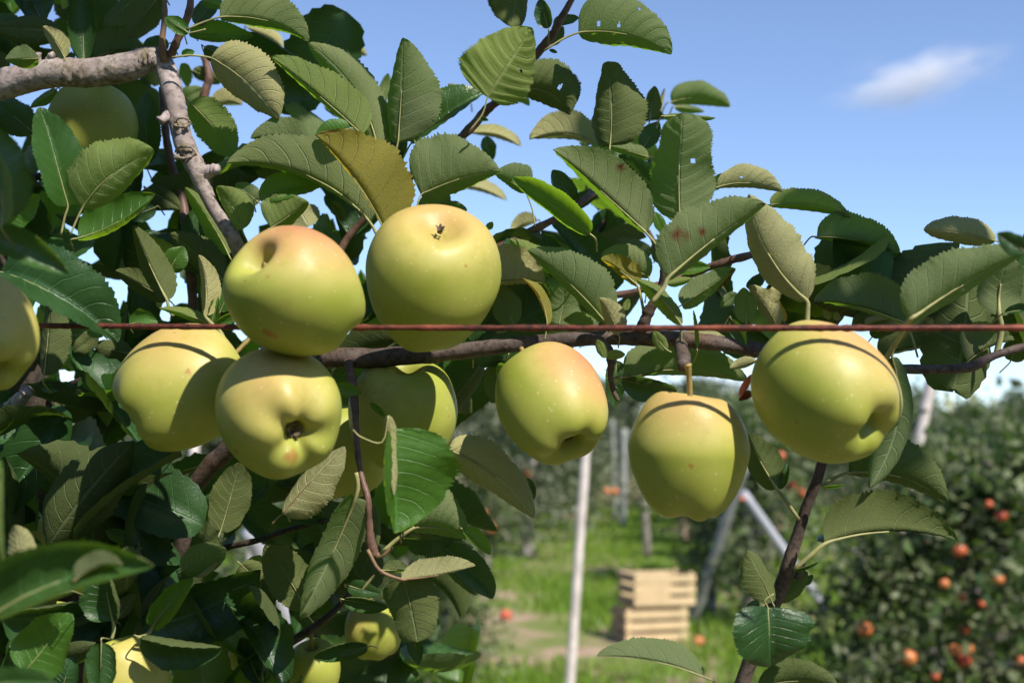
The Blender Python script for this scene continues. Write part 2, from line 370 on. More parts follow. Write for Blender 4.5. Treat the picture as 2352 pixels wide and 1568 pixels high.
# ------------------------------------------------------------------ background orchard
def crown_mesh(seed, H, R, nl, size, mat, limbs=16, spread=0.10):
    r_ = np.random.default_rng(seed)
    tv, tf = tube_data([(0, 0, -0.05, 0.045), (0.02, 0.01, H * 0.35, 0.036), (-0.02, 0.02, H * 0.7, 0.024), (0.01, 0, H * 0.97, 0.008)], n=4, sides=8, rough=0.12, seed=seed)
    lv, lf, src = [], [], []
    for i in range(limbs):
        h0 = H * (0.20 + 0.72 * (i + 0.5) / limbs); a = i * 2.4 + r_.normal() * 0.4
        ln = R * (1.0 - 0.55 * h0 / H) * r_.uniform(0.7, 1.25); up = r_.uniform(0.05, 0.55) + (0.5 if h0 > 0.75 * H else 0)
        d = np.array([math.cos(a), math.sin(a), up]); d /= np.linalg.norm(d)
        p0 = np.array([0, 0, h0]); p1 = p0 + d * ln * 0.55 + [0, 0, 0.03]; p2 = p0 + d * ln + np.array([0, 0, -0.10 * ln + r_.normal() * 0.05])
        v, f = tube_data([(*p0, 0.016), (*p1, 0.010), (*p2, 0.004)], n=3, sides=5, seed=i); o = len(lv)
        lv += v; lf += [tuple(q + o for q in g) for g in f]; src.append((p0, p1, p2))
    for i in range(7):                                   # bare upright shoots
        a = r_.uniform(0, 6.28); p0 = np.array([math.cos(a) * 0.15 * R, math.sin(a) * 0.15 * R, H * 0.8]); p2 = p0 + [math.cos(a) * 0.1, math.sin(a) * 0.1, r_.uniform(0.10, 0.30)]
        v, f = tube_data([(*p0, 0.006), (*p2, 0.003)], n=1, sides=4); o = len(lv); lv += v; lf += [tuple(q + o for q in g) for g in f]; src.append((p0, (p0 + p2) / 2, p2))
    src = np.array(src); k = r_.integers(0, len(src), nl); t = r_.uniform(0.12, 1.06, nl)[:, None] ** 0.8
    c = (1 - t) ** 2 * src[k, 0] + 2 * t * (1 - t) * src[k, 1] + t * t * src[k, 2]
    sp = np.where(k < limbs, spread, 0.035)[:, None]
    c = c + r_.normal(size=(nl, 3)) * sp
    ax = r_.normal(size=(nl, 3)) + [0, 0, -0.3]; ax /= np.linalg.norm(ax, axis=1)[:, None]
    nn = r_.normal(size=(nl, 3)) + [0, 0, 0.8]; sd = np.cross(ax, nn); sd /= np.linalg.norm(sd, axis=1)[:, None]; nn = np.cross(sd, ax)
    s = size * r_.uniform(0.6, 1.25, nl)[:, None]
    b = c - ax * s * 0.5; e = c + ax * s * 0.5 - nn * s * 0.12; m = c - nn * s * 0.06
    l = m + sd * s * 0.30 + nn * s * 0.10; rr = m - sd * s * 0.30 + nn * s * 0.10
    V = np.stack([b, rr, e, l], 1).reshape(-1, 3); F = np.arange(nl * 4).reshape(nl, 4)
    F = np.concatenate([F[:, [0, 1, 2]], F[:, [0, 2, 3]]])
    return mesh('trunk', tv, tf, M['bgtrunk']), mesh('limbs', lv, lf, M['bgtrunk']), fast_mesh('crown', V, F, mat)
KIND = [crown_mesh(50 + i, 1.0, (0.42, 0.36, 0.46, 0.40)[i], 3600, 0.050, M['bgleaf']) for i in range(4)]   # unit height, scaled
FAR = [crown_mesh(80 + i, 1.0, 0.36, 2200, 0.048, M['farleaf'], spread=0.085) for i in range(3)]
def bg_tree(X, D, H, i, label, group, far=False):
    t = empty('apple_tree', (X, D, 0)); tag(t, label, 'tree', group)
    t.rotation_euler = (random.uniform(-.03, .03), random.uniform(-.03, .03), i * 1.9)
    t.scale = (H * random.uniform(0.9, 1.1), H * random.uniform(0.9, 1.1), H)
    tr, lm, cr = (FAR if far else KIND)[i % (3 if far else 4)]
    for n_, me in (('trunk', tr), ('limb', lm), ('crown', cr)):
        o = bpy.data.objects.new(n_, me); C.objects.link(o); o.parent = t
        if n_ != 'trunk': o['kind'] = 'stuff'
    return t
near = [  # X, distance, height, label
    (2.00, 5.5, 1.42, 'leafy red apple tree nearest the camera at the right edge of the frame'),
    (2.55, 6.9, 1.45, 'low spreading apple tree with crimson fruit just behind the nearest tree on the right'),
    (1.52, 5.6, 1.02, 'short apple tree with orange fruit below the pale leaning post'),
    (2.80, 8.7, 1.42, 'apple tree full of red fruit behind the leaning pale post'),
    (1.98, 10.8, 1.55, 'apple tree beside the white slanting brace'),
    (1.78, 11.6, 1.05, 'low apple bush right behind the stacked crates'),
    (2.25, 13.6, 1.75, 'apple tree standing over the two stacked wooden crates'),
    (-0.36, 7.6, 0.76, 'low young apple tree with one red apple at the left edge of the grass path'),
    (-0.80, 9.4, 1.05, 'small apple tree half hidden behind the hanging foreground leaves'),
    (-0.28, 14.2, 1.25, 'apple tree with three orange apples left of the pale stake on the grass path'),
]
for i, (X, D, H, lab) in enumerate(near): bg_tree(X, D, H, i, lab, 'apple trees along the grass path')
ROWS = [
    (5.34, 14.1, 1.75, 'tall hazy apple tree rising at the right frame edge behind the fruiting trees'),
    (5.53, 16.4, 1.62, 'tall hazy apple tree next to the one at the right frame edge'),
    (5.72, 18.7, 2.05, 'hazy apple tree behind the tip of the leaning pale pole'),
    (5.95, 21.2, 1.75, 'hazy apple tree just left of the leaning pale pole'),
    (2.95, 16.0, 1.85, 'apple tree behind the upper end of the leaning grey post'),
    (0.22, 17.0, 1.90, 'apple tree behind the thin pale stake, left of the grass path'),
]
for i, (X, D, H, lab) in enumerate(ROWS): bg_tree(X, D, H, i, lab, 'hazy apple trees in the distance', far=True)
MORE = [(2.45 + 0.083 * (6 + 2.4 * j) , 16 + 2.4 * j, 2.0 + 0.12 * (j % 3)) for j in range(1, 5)] + [(-0.15 + 0.083 * (8 + 2.5 * j), 17.0 + 2.5 * j, 1.95 + 0.12 * (j % 3)) for j in range(1, 5)]
MORE += [(-2.9 - 0.25 * (j % 2) + 0.1 * j, 7 + 2.2 * j, 1.45 + 0.12 * (j % 3)) for j in range(7)] + [(6.2 + 0.2 * j, 23.5 + 2.3 * j, 1.8 + .2 * (j % 3)) for j in range(3)]
def treeline():
    _t, _l, cr = FAR[0]; n = len(cr.vertices); co = np.empty(n * 3, np.float32); cr.vertices.foreach_get('co', co); co = co.reshape(-1, 3)
    nf = len(cr.polygons); fi = np.empty(nf * 3, np.int32); cr.loops.foreach_get('vertex_index', fi); fi = fi.reshape(-1, 3)
    V, Fs = [], []; r_ = np.random.default_rng(5); k = 0
    for D in (29.0, 33.0, 38.0, 44.0):
        for X in np.arange(-18, 26, 1.5):
            x = X + r_.normal() * 0.3; h = r_.uniform(2.0, 2.75); a = r_.uniform(0, 6.28)
            R_ = np.array([[math.cos(a), -math.sin(a), 0], [math.sin(a), math.cos(a), 0], [0, 0, 1]])
            V.append((co @ R_.T) * [h * 1.25, h * 1.25, h] + [x + 0.083 * D, D + r_.normal() * 0.5, 0]); Fs.append(fi + k * n); k += 1
    for x, y, h in MORE: V.append(co * [h * 1.25, h * 1.25, h] + [x, y, 0]); Fs.append(fi + k * n); k += 1
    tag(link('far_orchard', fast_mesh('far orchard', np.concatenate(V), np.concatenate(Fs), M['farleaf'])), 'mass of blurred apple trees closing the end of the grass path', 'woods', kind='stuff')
treeline()
def rows_behind():                                       # unseen rows added behind and beside the camera to block low sky light
    _t, _l, cr = FAR[1]; n = len(cr.vertices); co = np.empty(n * 3, np.float32); cr.vertices.foreach_get('co', co); co = co.reshape(-1, 3)
    nf = len(cr.polygons); fi = np.empty(nf * 3, np.int32); cr.loops.foreach_get('vertex_index', fi); fi = fi.reshape(-1, 3)
    V, Fs = [], []; r_ = np.random.default_rng(6); k = 0
    spots = [(x + r_.normal() * .2, y + r_.normal() * .2) for y in (-2.4, -5.4) for x in np.arange(-8, 8.1, 1.0)] + [(-2.2, 1.1), (-3.6, 1.0), (2.1, 0.9), (3.5, 1.0), (-1.5, .2), (-2.6, -.6)]
    for x, y in spots:
        h = r_.uniform(2.0, 2.4); a = r_.uniform(0, 6.28)
        R_ = np.array([[math.cos(a), -math.sin(a), 0], [math.sin(a), math.cos(a), 0], [0, 0, 1]])
        V.append((co @ R_.T) * [h * 1.05, h * 1.05, h] + [x, y, 0]); Fs.append(fi + k * n); k += 1
    tag(link('sky_block_rows', fast_mesh('sky block rows', np.concatenate(V), np.concatenate(Fs), M['farleaf'])), 'unseen rows of apple trees added around the viewpoint to block sky light', 'woods', kind='stuff')
rows_behind()

def soil_gap(x, y):                                      # where the sward is worn
    a = np.sin(x * 2.1 + 0.7 * y) + np.sin(y * 1.3 - x * 0.9 + 1.0) + np.sin(x * 4.7 + 2.0) * 0.5
    row = np.minimum(np.abs(x - (-0.35 + 0.083 * (y - 7.5))), np.abs(x - (2.0 + 0.083 * (y - 10))))
    near_crates = np.exp(-(((x - 0.75) / 1.1) ** 2 + ((y - 9.6) / 0.9) ** 2))
    return 0.22 + 0.20 * a + 0.45 * np.exp(-(row / 0.35) ** 2) + 0.9 * near_crates
def make_grass():
    r_ = np.random.default_rng(9); n = 260000
    y = 4.5 + 27 * r_.uniform(0, 1, n) ** 1.5; x = r_.uniform(-0.36, 0.50, n) * (y + 1.5) * 1.15
    keep = r_.uniform(0, 1, n) > soil_gap(x, y) * 0.95; x, y = x[keep], y[keep]; n = len(x)
    h = r_.uniform(0.035, 0.105, n) * (1 + 0.35 * np.sin(x * 3 + y)); wd = 0.006 + 0.0007 * y; a = r_.uniform(0, 6.28, n)
    dx, dy = np.cos(a) * wd, np.sin(a) * wd; lx, ly = r_.normal(size=n) * 0.03, r_.normal(size=n) * 0.03
    V = np.stack([np.stack([x - dx, y - dy, np.full(n, -0.01)], 1), np.stack([x + dx, y + dy, np.full(n, -0.01)], 1), np.stack([x + lx, y + ly, h], 1)], 1).reshape(-1, 3)
    tag(link('grass', fast_mesh('grass', V, np.arange(n * 3).reshape(n, 3), M['grass'])), 'short bright green grass on the path between the tree rows', kind='stuff')
make_grass()

# posts, stakes, brace
def post(name, a, b, r0, r1, mat, label, cat, group=None):
    o = tube(name, [(*a, r0), (*((Vector(a) + Vector(b)) / 2), (r0 + r1) / 2), (*b, r1)], mat, n=6, sides=14, rough=0.025, seed=int(r0 * 1e4))
    return tag(o, label, cat, group)
def at(x, y, D): return P(x, y, D)
post('orchard_stake', ground(1291, 5.9), at(1349, 985, 5.9), 0.024, 0.020, M['post'], 'thin pale upright stake standing on the grass path left of the crates', 'stake')
post('orchard_stake', ground(1940, 6.3), at(2154, 806, 6.3), 0.019, 0.028, M['post'], 'tall pale leaning pole rising against the sky at the right', 'stake')
post('orchard_post', ground(1428, 23.0), at(1434, 985, 23.0), 0.068, 0.068, M['postgrey'], 'thick grey post at the far end of the grass path', 'post')
post('orchard_stake', ground(1412, 24.5), at(1407, 965, 24.5), 0.04, 0.04, M['postgrey'], 'thin grey stake close beside the thick far post', 'stake')
post('orchard_post', at(1588, 1440, 10.5), at(1712, 1060, 10.0), 0.036, 0.046, M['postgrey'], 'leaning grey post between the hanging apple and the white brace', 'post')
post('slanting_brace', at(1895, 1395, 7.4), at(1706, 1130, 7.4), 0.026, 0.025, M['brace'], 'white slanting brace meeting the leaning grey post', 'brace')
post('orchard_stake', at(1752, 1330, 12.0), at(1796, 1175, 12.0), 0.035, 0.035, M['stake'], 'short brown stake crossing behind the white brace', 'stake')
post('orchard_stake', at(1487, 1285, 16.5), at(1481, 1150, 16.5), 0.05, 0.045, M['bgtrunk'], 'short mottled stake behind the apple hanging lowest', 'stake')
post('orchard_stake', at(1572, 1240, 18), at(1563, 1150, 18), 0.06, 0.05, M['stake'], 'pinkish stub of a stake under the lowest hanging apple', 'stake')
post('orchard_post', ground(452, 8.0), at(447, 985, 8.0), 0.032, 0.03, M['post'], 'white post seen in the gap under the left apples', 'post')
post('slanting_brace', at(700, 1520, 4.2), at(575, 1215, 4.0), 0.030, 0.028, M['brace'], 'white brace seen between dark leaves at the lower left', 'brace')
post('orchard_stake', ground(580, 7.0), at(582, 1200, 7.0), 0.03, 0.03, M['post'], 'thin pale stake behind the dark lower left leaves', 'stake')

# crates
def box(cx, cy, cz, sx, sy, sz):
    v = [(cx + a * sx / 2, cy + b * sy / 2, cz + c * sz / 2) for c in (-1, 1) for a, b in ((-1, -1), (1, -1), (1, 1), (-1, 1))]
    return v, [(0, 3, 2, 1), (4, 5, 6, 7), (0, 1, 5, 4), (1, 2, 6, 5), (2, 3, 7, 6), (3, 0, 4, 7)]
def crate(x, y, z, rot, label, tilt=0.0):
    t = empty('wooden_crate', (x, y, z)); tag(t, label, 'crate', 'stacked apple crates'); t.rotation_euler = (0, tilt, rot)
    Lx, Ly, H = 0.51, 0.30, 0.255
    def piece(n, *b):
        v, f = box(*b); j = [random.uniform(-.002, .002) for _ in v]
        me = mesh(n, [(p[0] + q, p[1] - q * 0.4, p[2] + q) for p, q in zip(v, j)], f, M['crateshade' if n in ('end_slat', 'bottom_slat') else 'crate'], smooth=False)
        o = bpy.data.objects.new(n, me); C.objects.link(o); o.parent = t
        bv = o.modifiers.new('edge', 'BEVEL'); bv.width = 0.002; bv.segments = 1
    for k in range(3):
        for s in (-1, 1):
            piece('slat', 0, s * Ly / 2, 0.040 + k * 0.085, Lx, 0.010, 0.061)
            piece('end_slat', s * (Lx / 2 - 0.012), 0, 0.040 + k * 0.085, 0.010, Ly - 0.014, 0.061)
    for a in (-1, 1):
        for b in (-1, 1): piece('corner_post', a * (Lx / 2 - 0.032), b * (Ly / 2 - 0.019), H / 2, 0.026, 0.026, H + 0.004)
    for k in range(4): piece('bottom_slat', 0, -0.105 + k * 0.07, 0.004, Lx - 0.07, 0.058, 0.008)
g0 = ground(1487, 9.95)
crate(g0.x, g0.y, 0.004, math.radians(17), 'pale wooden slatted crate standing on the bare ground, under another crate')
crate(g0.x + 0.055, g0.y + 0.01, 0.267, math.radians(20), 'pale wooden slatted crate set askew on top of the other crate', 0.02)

# red apples in the trees behind
def ball_mesh(name, mat, sg=14, rings=9):
    prof = [(0.0, 0.66), (0.12, 0.72), (0.34, 0.88), (0.62, 0.84), (0.88, 0.52), (1.0, 0.06), (0.93, -0.42), (0.70, -0.78), (0.40, -0.90), (0.15, -0.80), (0, -0.74)]
    v, f = [], []
    for r, z in prof:
        for k in range(sg): a = 2 * math.pi * k / sg; v.append((r * math.cos(a), r * math.sin(a), z * (1 + 0.03 * math.cos(5 * a) * (z < -.5))))
    for i in range(len(prof) - 1):
        for k in range(sg): f.append((i * sg + k, (i + 1) * sg + k, (i + 1) * sg + (k + 1) % sg, i * sg + (k + 1) % sg))
    return mesh(name, v, f, mat)
RB, OB = ball_mesh('red apple', M['red']), ball_mesh('orange apple', M['orange'])
BGA = [  # x, y, radius in photo pixels, red/orange, label
    (1216, 1085, 13, 'r', 'blurred red apple below the apple with the arc shaped shadow'), 
    (1395, 1128, 9, 'o', 'left of two small orange apples beside the far grey post'), (1412, 1128, 9, 'o', 'right of two small orange apples beside the far grey post'),
    (1110, 1179, 11, 'o', 'upper orange apple left of the path by the curled leaf'), (1127, 1211, 14, 'o', 'lower orange apple left of the path by the curled leaf'),
    (1162, 1412, 14, 'r', 'single red apple low in the bush left of the grass path'),
    (2204, 1262, 17, 'r', 'bright red apple under the tip of the long dark leaf'), (2128, 1241, 10, 'o', 'orange apple just under the long dark leaf'),
    (2272, 1157, 9, 'r', 'small red apple beneath the bare pink shoot at the right'), (2300, 1184, 15, 'r', 'large blurred red apple near the right frame edge under the pink shoot'),
    (2294, 1329, 13, 'o', 'orange red apple near the right frame edge at mid height of the tree'),
    (2169, 1339, 12, 'o', 'pale orange apple in the middle of the right hand tree'), (2209, 1373, 11, 'r', 'dark red apple in the shade under the pale orange one'),
    (2256, 1387, 10, 'r', 'shaded red apple right of the dark red one'), (1986, 1444, 18, 'o', 'large orange apple right of the foreground stem'),
    (2086, 1508, 20, 'o', 'largest orange apple low in the right hand tree'), (2192, 1491, 14, 'o', 'left upper apple in the cluster of three at lower right'),
    (2223, 1489, 13, 'o', 'right upper apple in the cluster of three at lower right'), (2214, 1518, 17, 'r', 'red bottom apple in the cluster of three at lower right'),
    (2148, 1552, 10, 'r', 'dark red apple at the bottom edge left of the cluster of three'), (2346, 1517, 12, 'r', 'red apple cut by the right frame edge near the bottom'),
    (1605, 1472, 13, 'o', 'orange yellow apple low on the tree just right of the crates'), (1818, 1113, 11, 'r', 'pinkish apple behind the leaf next to the foreground stem'),
    (1794, 1046, 10, 'r', 'small red apple between the two large hanging apples'), (1842, 1132, 10, 'r', 'dark red apple close to the foreground stem'),
    
    (2216, 1444, 12, 'r', 'deep red apple above the cluster of three'), 
    (1705, 1145, 7, 'r', 'tiny red apple at the upper end of the white brace'), 
    
]
bpy.context.view_layer.update(); DG = bpy.context.evaluated_depsgraph_get()
for x, y, r, c, lab in BGA:
    D = min(max(0.033 * FPX / r, 4.9), 12.5)
    ds = []
    for ox, oy in ((0, 0), (r, 0), (-r, 0), (0, r), (0, -r), (r * .7, r * .7), (-r * .7, r * .7)):
        hit, hp, *_ = S.ray_cast(DG, CAM, (P(x + ox, y + oy, 1) - CAM).normalized())
        if hit: ds.append(px(hp)[2])
    if ds: D = max(4.5, sorted(ds)[len(ds) // 3] - 0.04)
    o = link('red_apple' if c == 'r' else 'orange_apple', RB if c == 'r' else OB, loc=at(x, y, D)); k = r / FPX * D
    o.scale = (k, k, k * 0.93); o.rotation_euler = (random.uniform(-.5, .5), random.uniform(-.5, .5), random.uniform(0, 6))
    tag(o, lab, 'apple', 'apples on the trees behind')

# ------------------------------------------------------------------ the foreground apple tree: branches
TREE = empty('apple_tree', (-0.34, 1.02, 0)); tag(TREE, 'large sunlit apple tree filling the foreground, its branches heavy with yellow apples', 'tree')
base = P(150, 1700, 1.0)
tube('trunk', [(-0.34, 1.02, -0.03, 0.034), (-0.345, 1.02, 0.5, 0.026), (base.x, base.y, base.z, 0.018)] + [(*P(x, y, d), r) for x, y, d, r in
     ((140, 1300, 1.0, .016), (110, 1080, .99, .0145), (40, 760, .97, .0135), (-60, 420, .94, .013), (-130, 215, .90, .0125), (-60, 200, .89, .0110))], M['darkbark'], TREE, n=6, sides=14, rough=0.06, seed=1)
B1 = ptube('branch', [(-90, 208, .895, 36), (-40, 202, .89, 36), (20, 190, .89, 35), (80, 176, .885, 33), (140, 166, .88, 33), (200, 168, .88, 33), (250, 162, .88, 33), (300, 152, .88, 33), (335, 138, .88, 29), (362, 138, .88, 27),
     (384, 168, .88, 25), (397, 215, .875, 24), (408, 262, .872, 23), (417, 310, .87, 23), (432, 350, .868, 24), (452, 390, .866, 22), (468, 430, .865, 18), (488, 474, .865, 15), (512, 510, .866, 16), (538, 552, .87, 17), (570, 640, .89, 17), (600, 760, .90, 18), (650, 860, .90, 18)],
     M['bark'], TREE, n=9, sides=22, rough=0.022, seed=2)
co = np.array([px(v.co)[:2] for v in B1.data.vertices])
kn = np.zeros(len(co))
for kx, ky, kr in ((160, 180, 60), (255, 172, 45), (418, 282, 26), (425, 352, 30), (375, 275, 25), (470, 395, 30), (335, 135, 40)):
    kn = np.maximum(kn, np.exp(-((co[:, 0] - kx) ** 2 + (co[:, 1] - ky) ** 2) / (2 * (kr * 0.55) ** 2)))
attr(B1.data, 'knot', kn)
for v, k in zip(B1.data.vertices, kn): v.co += (v.co - P(*px(v.co)[:2], .9)).normalized() * 0.0 + Vector((random.gauss(0, 1), random.gauss(0, 1), random.gauss(0, 1))) * 0.0007 * k
def knot_ring(x, y, d, r, ax):
    pts = []
    for k in range(9):
        a = 2 * math.pi * k / 8; q = P(x, y, d) + (RT * math.cos(a) * r * 1.2 + (UP + RT * 0.2) * math.sin(a) * r * 0.75) / FPX * d + FW * 0.002 * math.cos(2 * a); pts.append((q.x, q.y, q.z, (0.20 + 0.10 * math.sin(a * 3 + x)) * r / FPX * d))
    o = tube('knot', pts, M['bark'], B1, n=4, sides=8, rough=0.45, cap=False, seed=int(x)); attr(o.data, 'knot', np.full(len(o.data.vertices), 0.9))
for q in ((418, 282, .868 - .0062, 14), (423, 350, .866 - .0064, 19)): knot_ring(*q, None)
ptube('spur', [(455, 398, .866, 20), (474, 396, .864, 17), (490, 390, .862, 13), (499, 388, .860, 11)], M['bark'], B1, n=4, sides=12, rough=0.1)
ptube('spur', [(392, 262, .872, 14), (378, 272, .866, 10), (369, 278, .863, 11)], M['bark'], B1, n=3, sides=10, rough=0.2)
ptube('spur', [(92, 160, .88, 14), (88, 138, .878, 8), (86, 122, .876, 9)], M['bark'], B1, n=3, sides=8, rough=0.2)
ptube('spur', [(108, 152, .88, 14), (116, 132, .878, 9), (121, 126, .876, 8)], M['bark'], B1, n=3, sides=8, rough=0.2)
B2 = ptube('branch', [(100, 1500, 1.0, 30), (250, 1430, .98, 26), (380, 1330, .96, 22), (418, 1240, .95, 20), (430, 1150, .94, 21), (470, 1085, .93, 22), (530, 1025, .92, 24), (620, 930, .90, 26), (690, 850, .885, 23), (760, 822, .88, 23), (850, 822, .875, 23), (950, 815, .868, 22),
     (1060, 806, .86, 20), (1160, 794, .85, 18), (1270, 782, .845, 17), (1370, 777, .84, 17), (1470, 776, .838, 18), (1570, 780, .835, 19), (1660, 790, .832, 18), (1740, 803, .83, 18), (1830, 828, .83, 14), (1940, 842, .825, 12), (2040, 846, .82, 11), (2140, 848, .815, 11), (2215, 845, .81, 11), (2245, 836, .81, 12), (2285, 816, .81, 9), (2352, 796, .81, 9), (2450, 775, .81, 7)],
     M['bark2'], TREE, n=6, sides=16, rough=0.05, seed=3)
ptube('branch', [(1640, 1850, .86, 24), (1690, 1620, .85, 19), (1722, 1520, .845, 17), (1762, 1420, .84, 17), (1795, 1345, .835, 17), (1812, 1290, .83, 16), (1830, 1235, .828, 14), (1850, 1170, .825, 13), (1882, 1085, .82, 12), (1895, 1000, .825, 11), (1890, 830, .83, 8)],
     M['bark2'], TREE, n=6, sides=14, rough=0.04, seed=4)
ptube('branch', [(1640, 1850, .86, 24), (1300, 2300, .95, 30), (500, 2900, 1.0, 34), (-330, 4200, 1.0, 50)], M['bark2'], TREE, n=6, sides=10)
T = lambda pts, m='twig', n='twig', sd=5, par=None: ptube(n, pts, M[m], par or TREE, n=5, sides=9, rough=0.10, seed=sd)
T([(800, 830, .87, 12), (812, 900, .85, 10), (818, 980, .83, 8), (822, 1040, .82, 7), (832, 1100, .815, 7), (844, 1140, .81, 8), (848, 1190, .81, 8), (850, 1235, .81, 11), (856, 1262, .81, 12), (862, 1275, .81, 9)])
T([(770, 600, .95, 10), (800, 545, .95, 9), (860, 480, .945, 8), (950, 400, .94, 9), (1040, 330, .93, 10), (1085, 290, .93, 11), (1118, 252, .93, 11), (1152, 224, .925, 10), (1200, 165, .92, 9), (1243, 112, .915, 10), (1268, 80, .91, 10), (1290, 40, .905, 8), (1318, -10, .90, 7), (1350, -90, .9, 6)], sd=6)
T([(1060, 610, .93, 9), (1140, 570, .93, 9), (1190, 545, .93, 9), (1230, 525, .93, 9), (1280, 500, .93, 8), (1320, 475, .94, 8), (1355, 448, .95, 9), (1385, 425, .97, 7), (1440, 360, 1.0, 6)], sd=7)
T([(1300, 680, 1.08, 9), (1345, 590, 1.09, 9), (1370, 530, 1.1, 10), (1400, 490, 1.12, 11), (1430, 465, 1.14, 10)], sd=8)
T([(1468, 776, .838, 18), (1478, 745, .835, 14), (1490, 715, .833, 13), (1505, 690, .83, 12), (1520, 655, .828, 10), (1525, 622, .826, 9), (1513, 585, .83, 6), (1497, 545, .835, 5), (1484, 520, .84, 4)], 'bark2', 'twig', 9)
T([(1200, 770, .95, 8), (1270, 720, .94, 8), (1340, 692, .93, 10), (1400, 680, .925, 9), (1450, 672, .92, 8), (1530, 648, .915, 8), (1600, 625, .91, 8), (1650, 606, .905, 9), (1700, 592, .90, 9), (1750, 580, .90, 10), (1800, 572, .90, 12), (1830, 570, .9, 9)], sd=10)
T([(1560, 780, .835, 12), (1566, 805, .80, 15), (1570, 825, .77, 17), (1570, 840, .750, 14)], 'bark2', 'spur', 11)
T([(1380, 777, .84, 12), (1398, 810, .835, 13), (1404, 836, .83, 9), (1402, 865, .83, 6), (1410, 900, .83, 6), (1420, 920, .83, 4)], 'bark2', 'spur', 12)
T([(378, 140, .875, 12), (372, 100, .87, 8), (378, 40, .87, 7), (376, -40, .87, 6)], 'petiolered', sd=13)
T([(392, 128, .875, 11), (404, 100, .87, 9), (424, 55, .868, 10), (436, 20, .866, 9), (440, -40, .866, 7)], 'twig', sd=14)
T([(372, 200, .99, 8), (380, 300, .99, 9), (395, 380, .99, 9), (415, 440, .98, 10), (428, 520, .97, 11), (440, 640, .97, 12), (450, 900, .97, 12)], sd=15)
T([(470, 130, 1.15, 9), (480, 180, 1.15, 10), (470, 215, 1.15, 10), (455, 300, 1.15, 9)], sd=16)
T([(455, 1275, .93, 10), (535, 1253, .9, 8), (600, 1238, .89, 7), (660, 1217, .885, 7), (760, 1193, .88, 6)], 'darkbark', sd=17)
T([(-20, 990, .93, 15), (14, 950, .90, 16), (48, 915, .885, 16), (64, 897, .88, 14)], 'bark', 'spur', 18)
T([(120, 900, .97, 9), (220, 862, .95, 9), (280, 850, .94, 8), (340, 830, .93, 8)], 'darkbark', sd=19)
T([(300, 1700, 1.0, 12), (520, 1560, .97, 10), (690, 1460, .95, 10), (770, 1400, .95, 8), (830, 1330, .95, 6)], 'darkbark', sd=20)
T([(20, 420, .97, 9), (90, 405, .96, 9), (150, 400, .95, 8)], 'darkbark', sd=21)
T([(1830, 1330, .83, 9), (1845, 1290, .83, 6)], 'bark2', 'spur', sd=22)
T([(862, 1275, .81, 8), (880, 1272, .81, 6), (900, 1255, .81, 5)], 'petiolered', sd=23)

# rusty trellis wire
a, b = P(-420, 744, 0.790), P(2800, 752, 0.6395)
tag(tube('trellis_wire', [(*(a + (b - a) * t + Vector((0, 0, -0.0012 * math.sin(math.pi * t)))), 0.0017 * (1 + 0.06 * math.sin(t * 91)) ) for t in np.linspace(0, 1, 40)], M['wire'], n=6, sides=10, rough=0.10),
    'thin rusty red trellis wire stretched level across the branches', 'wire')

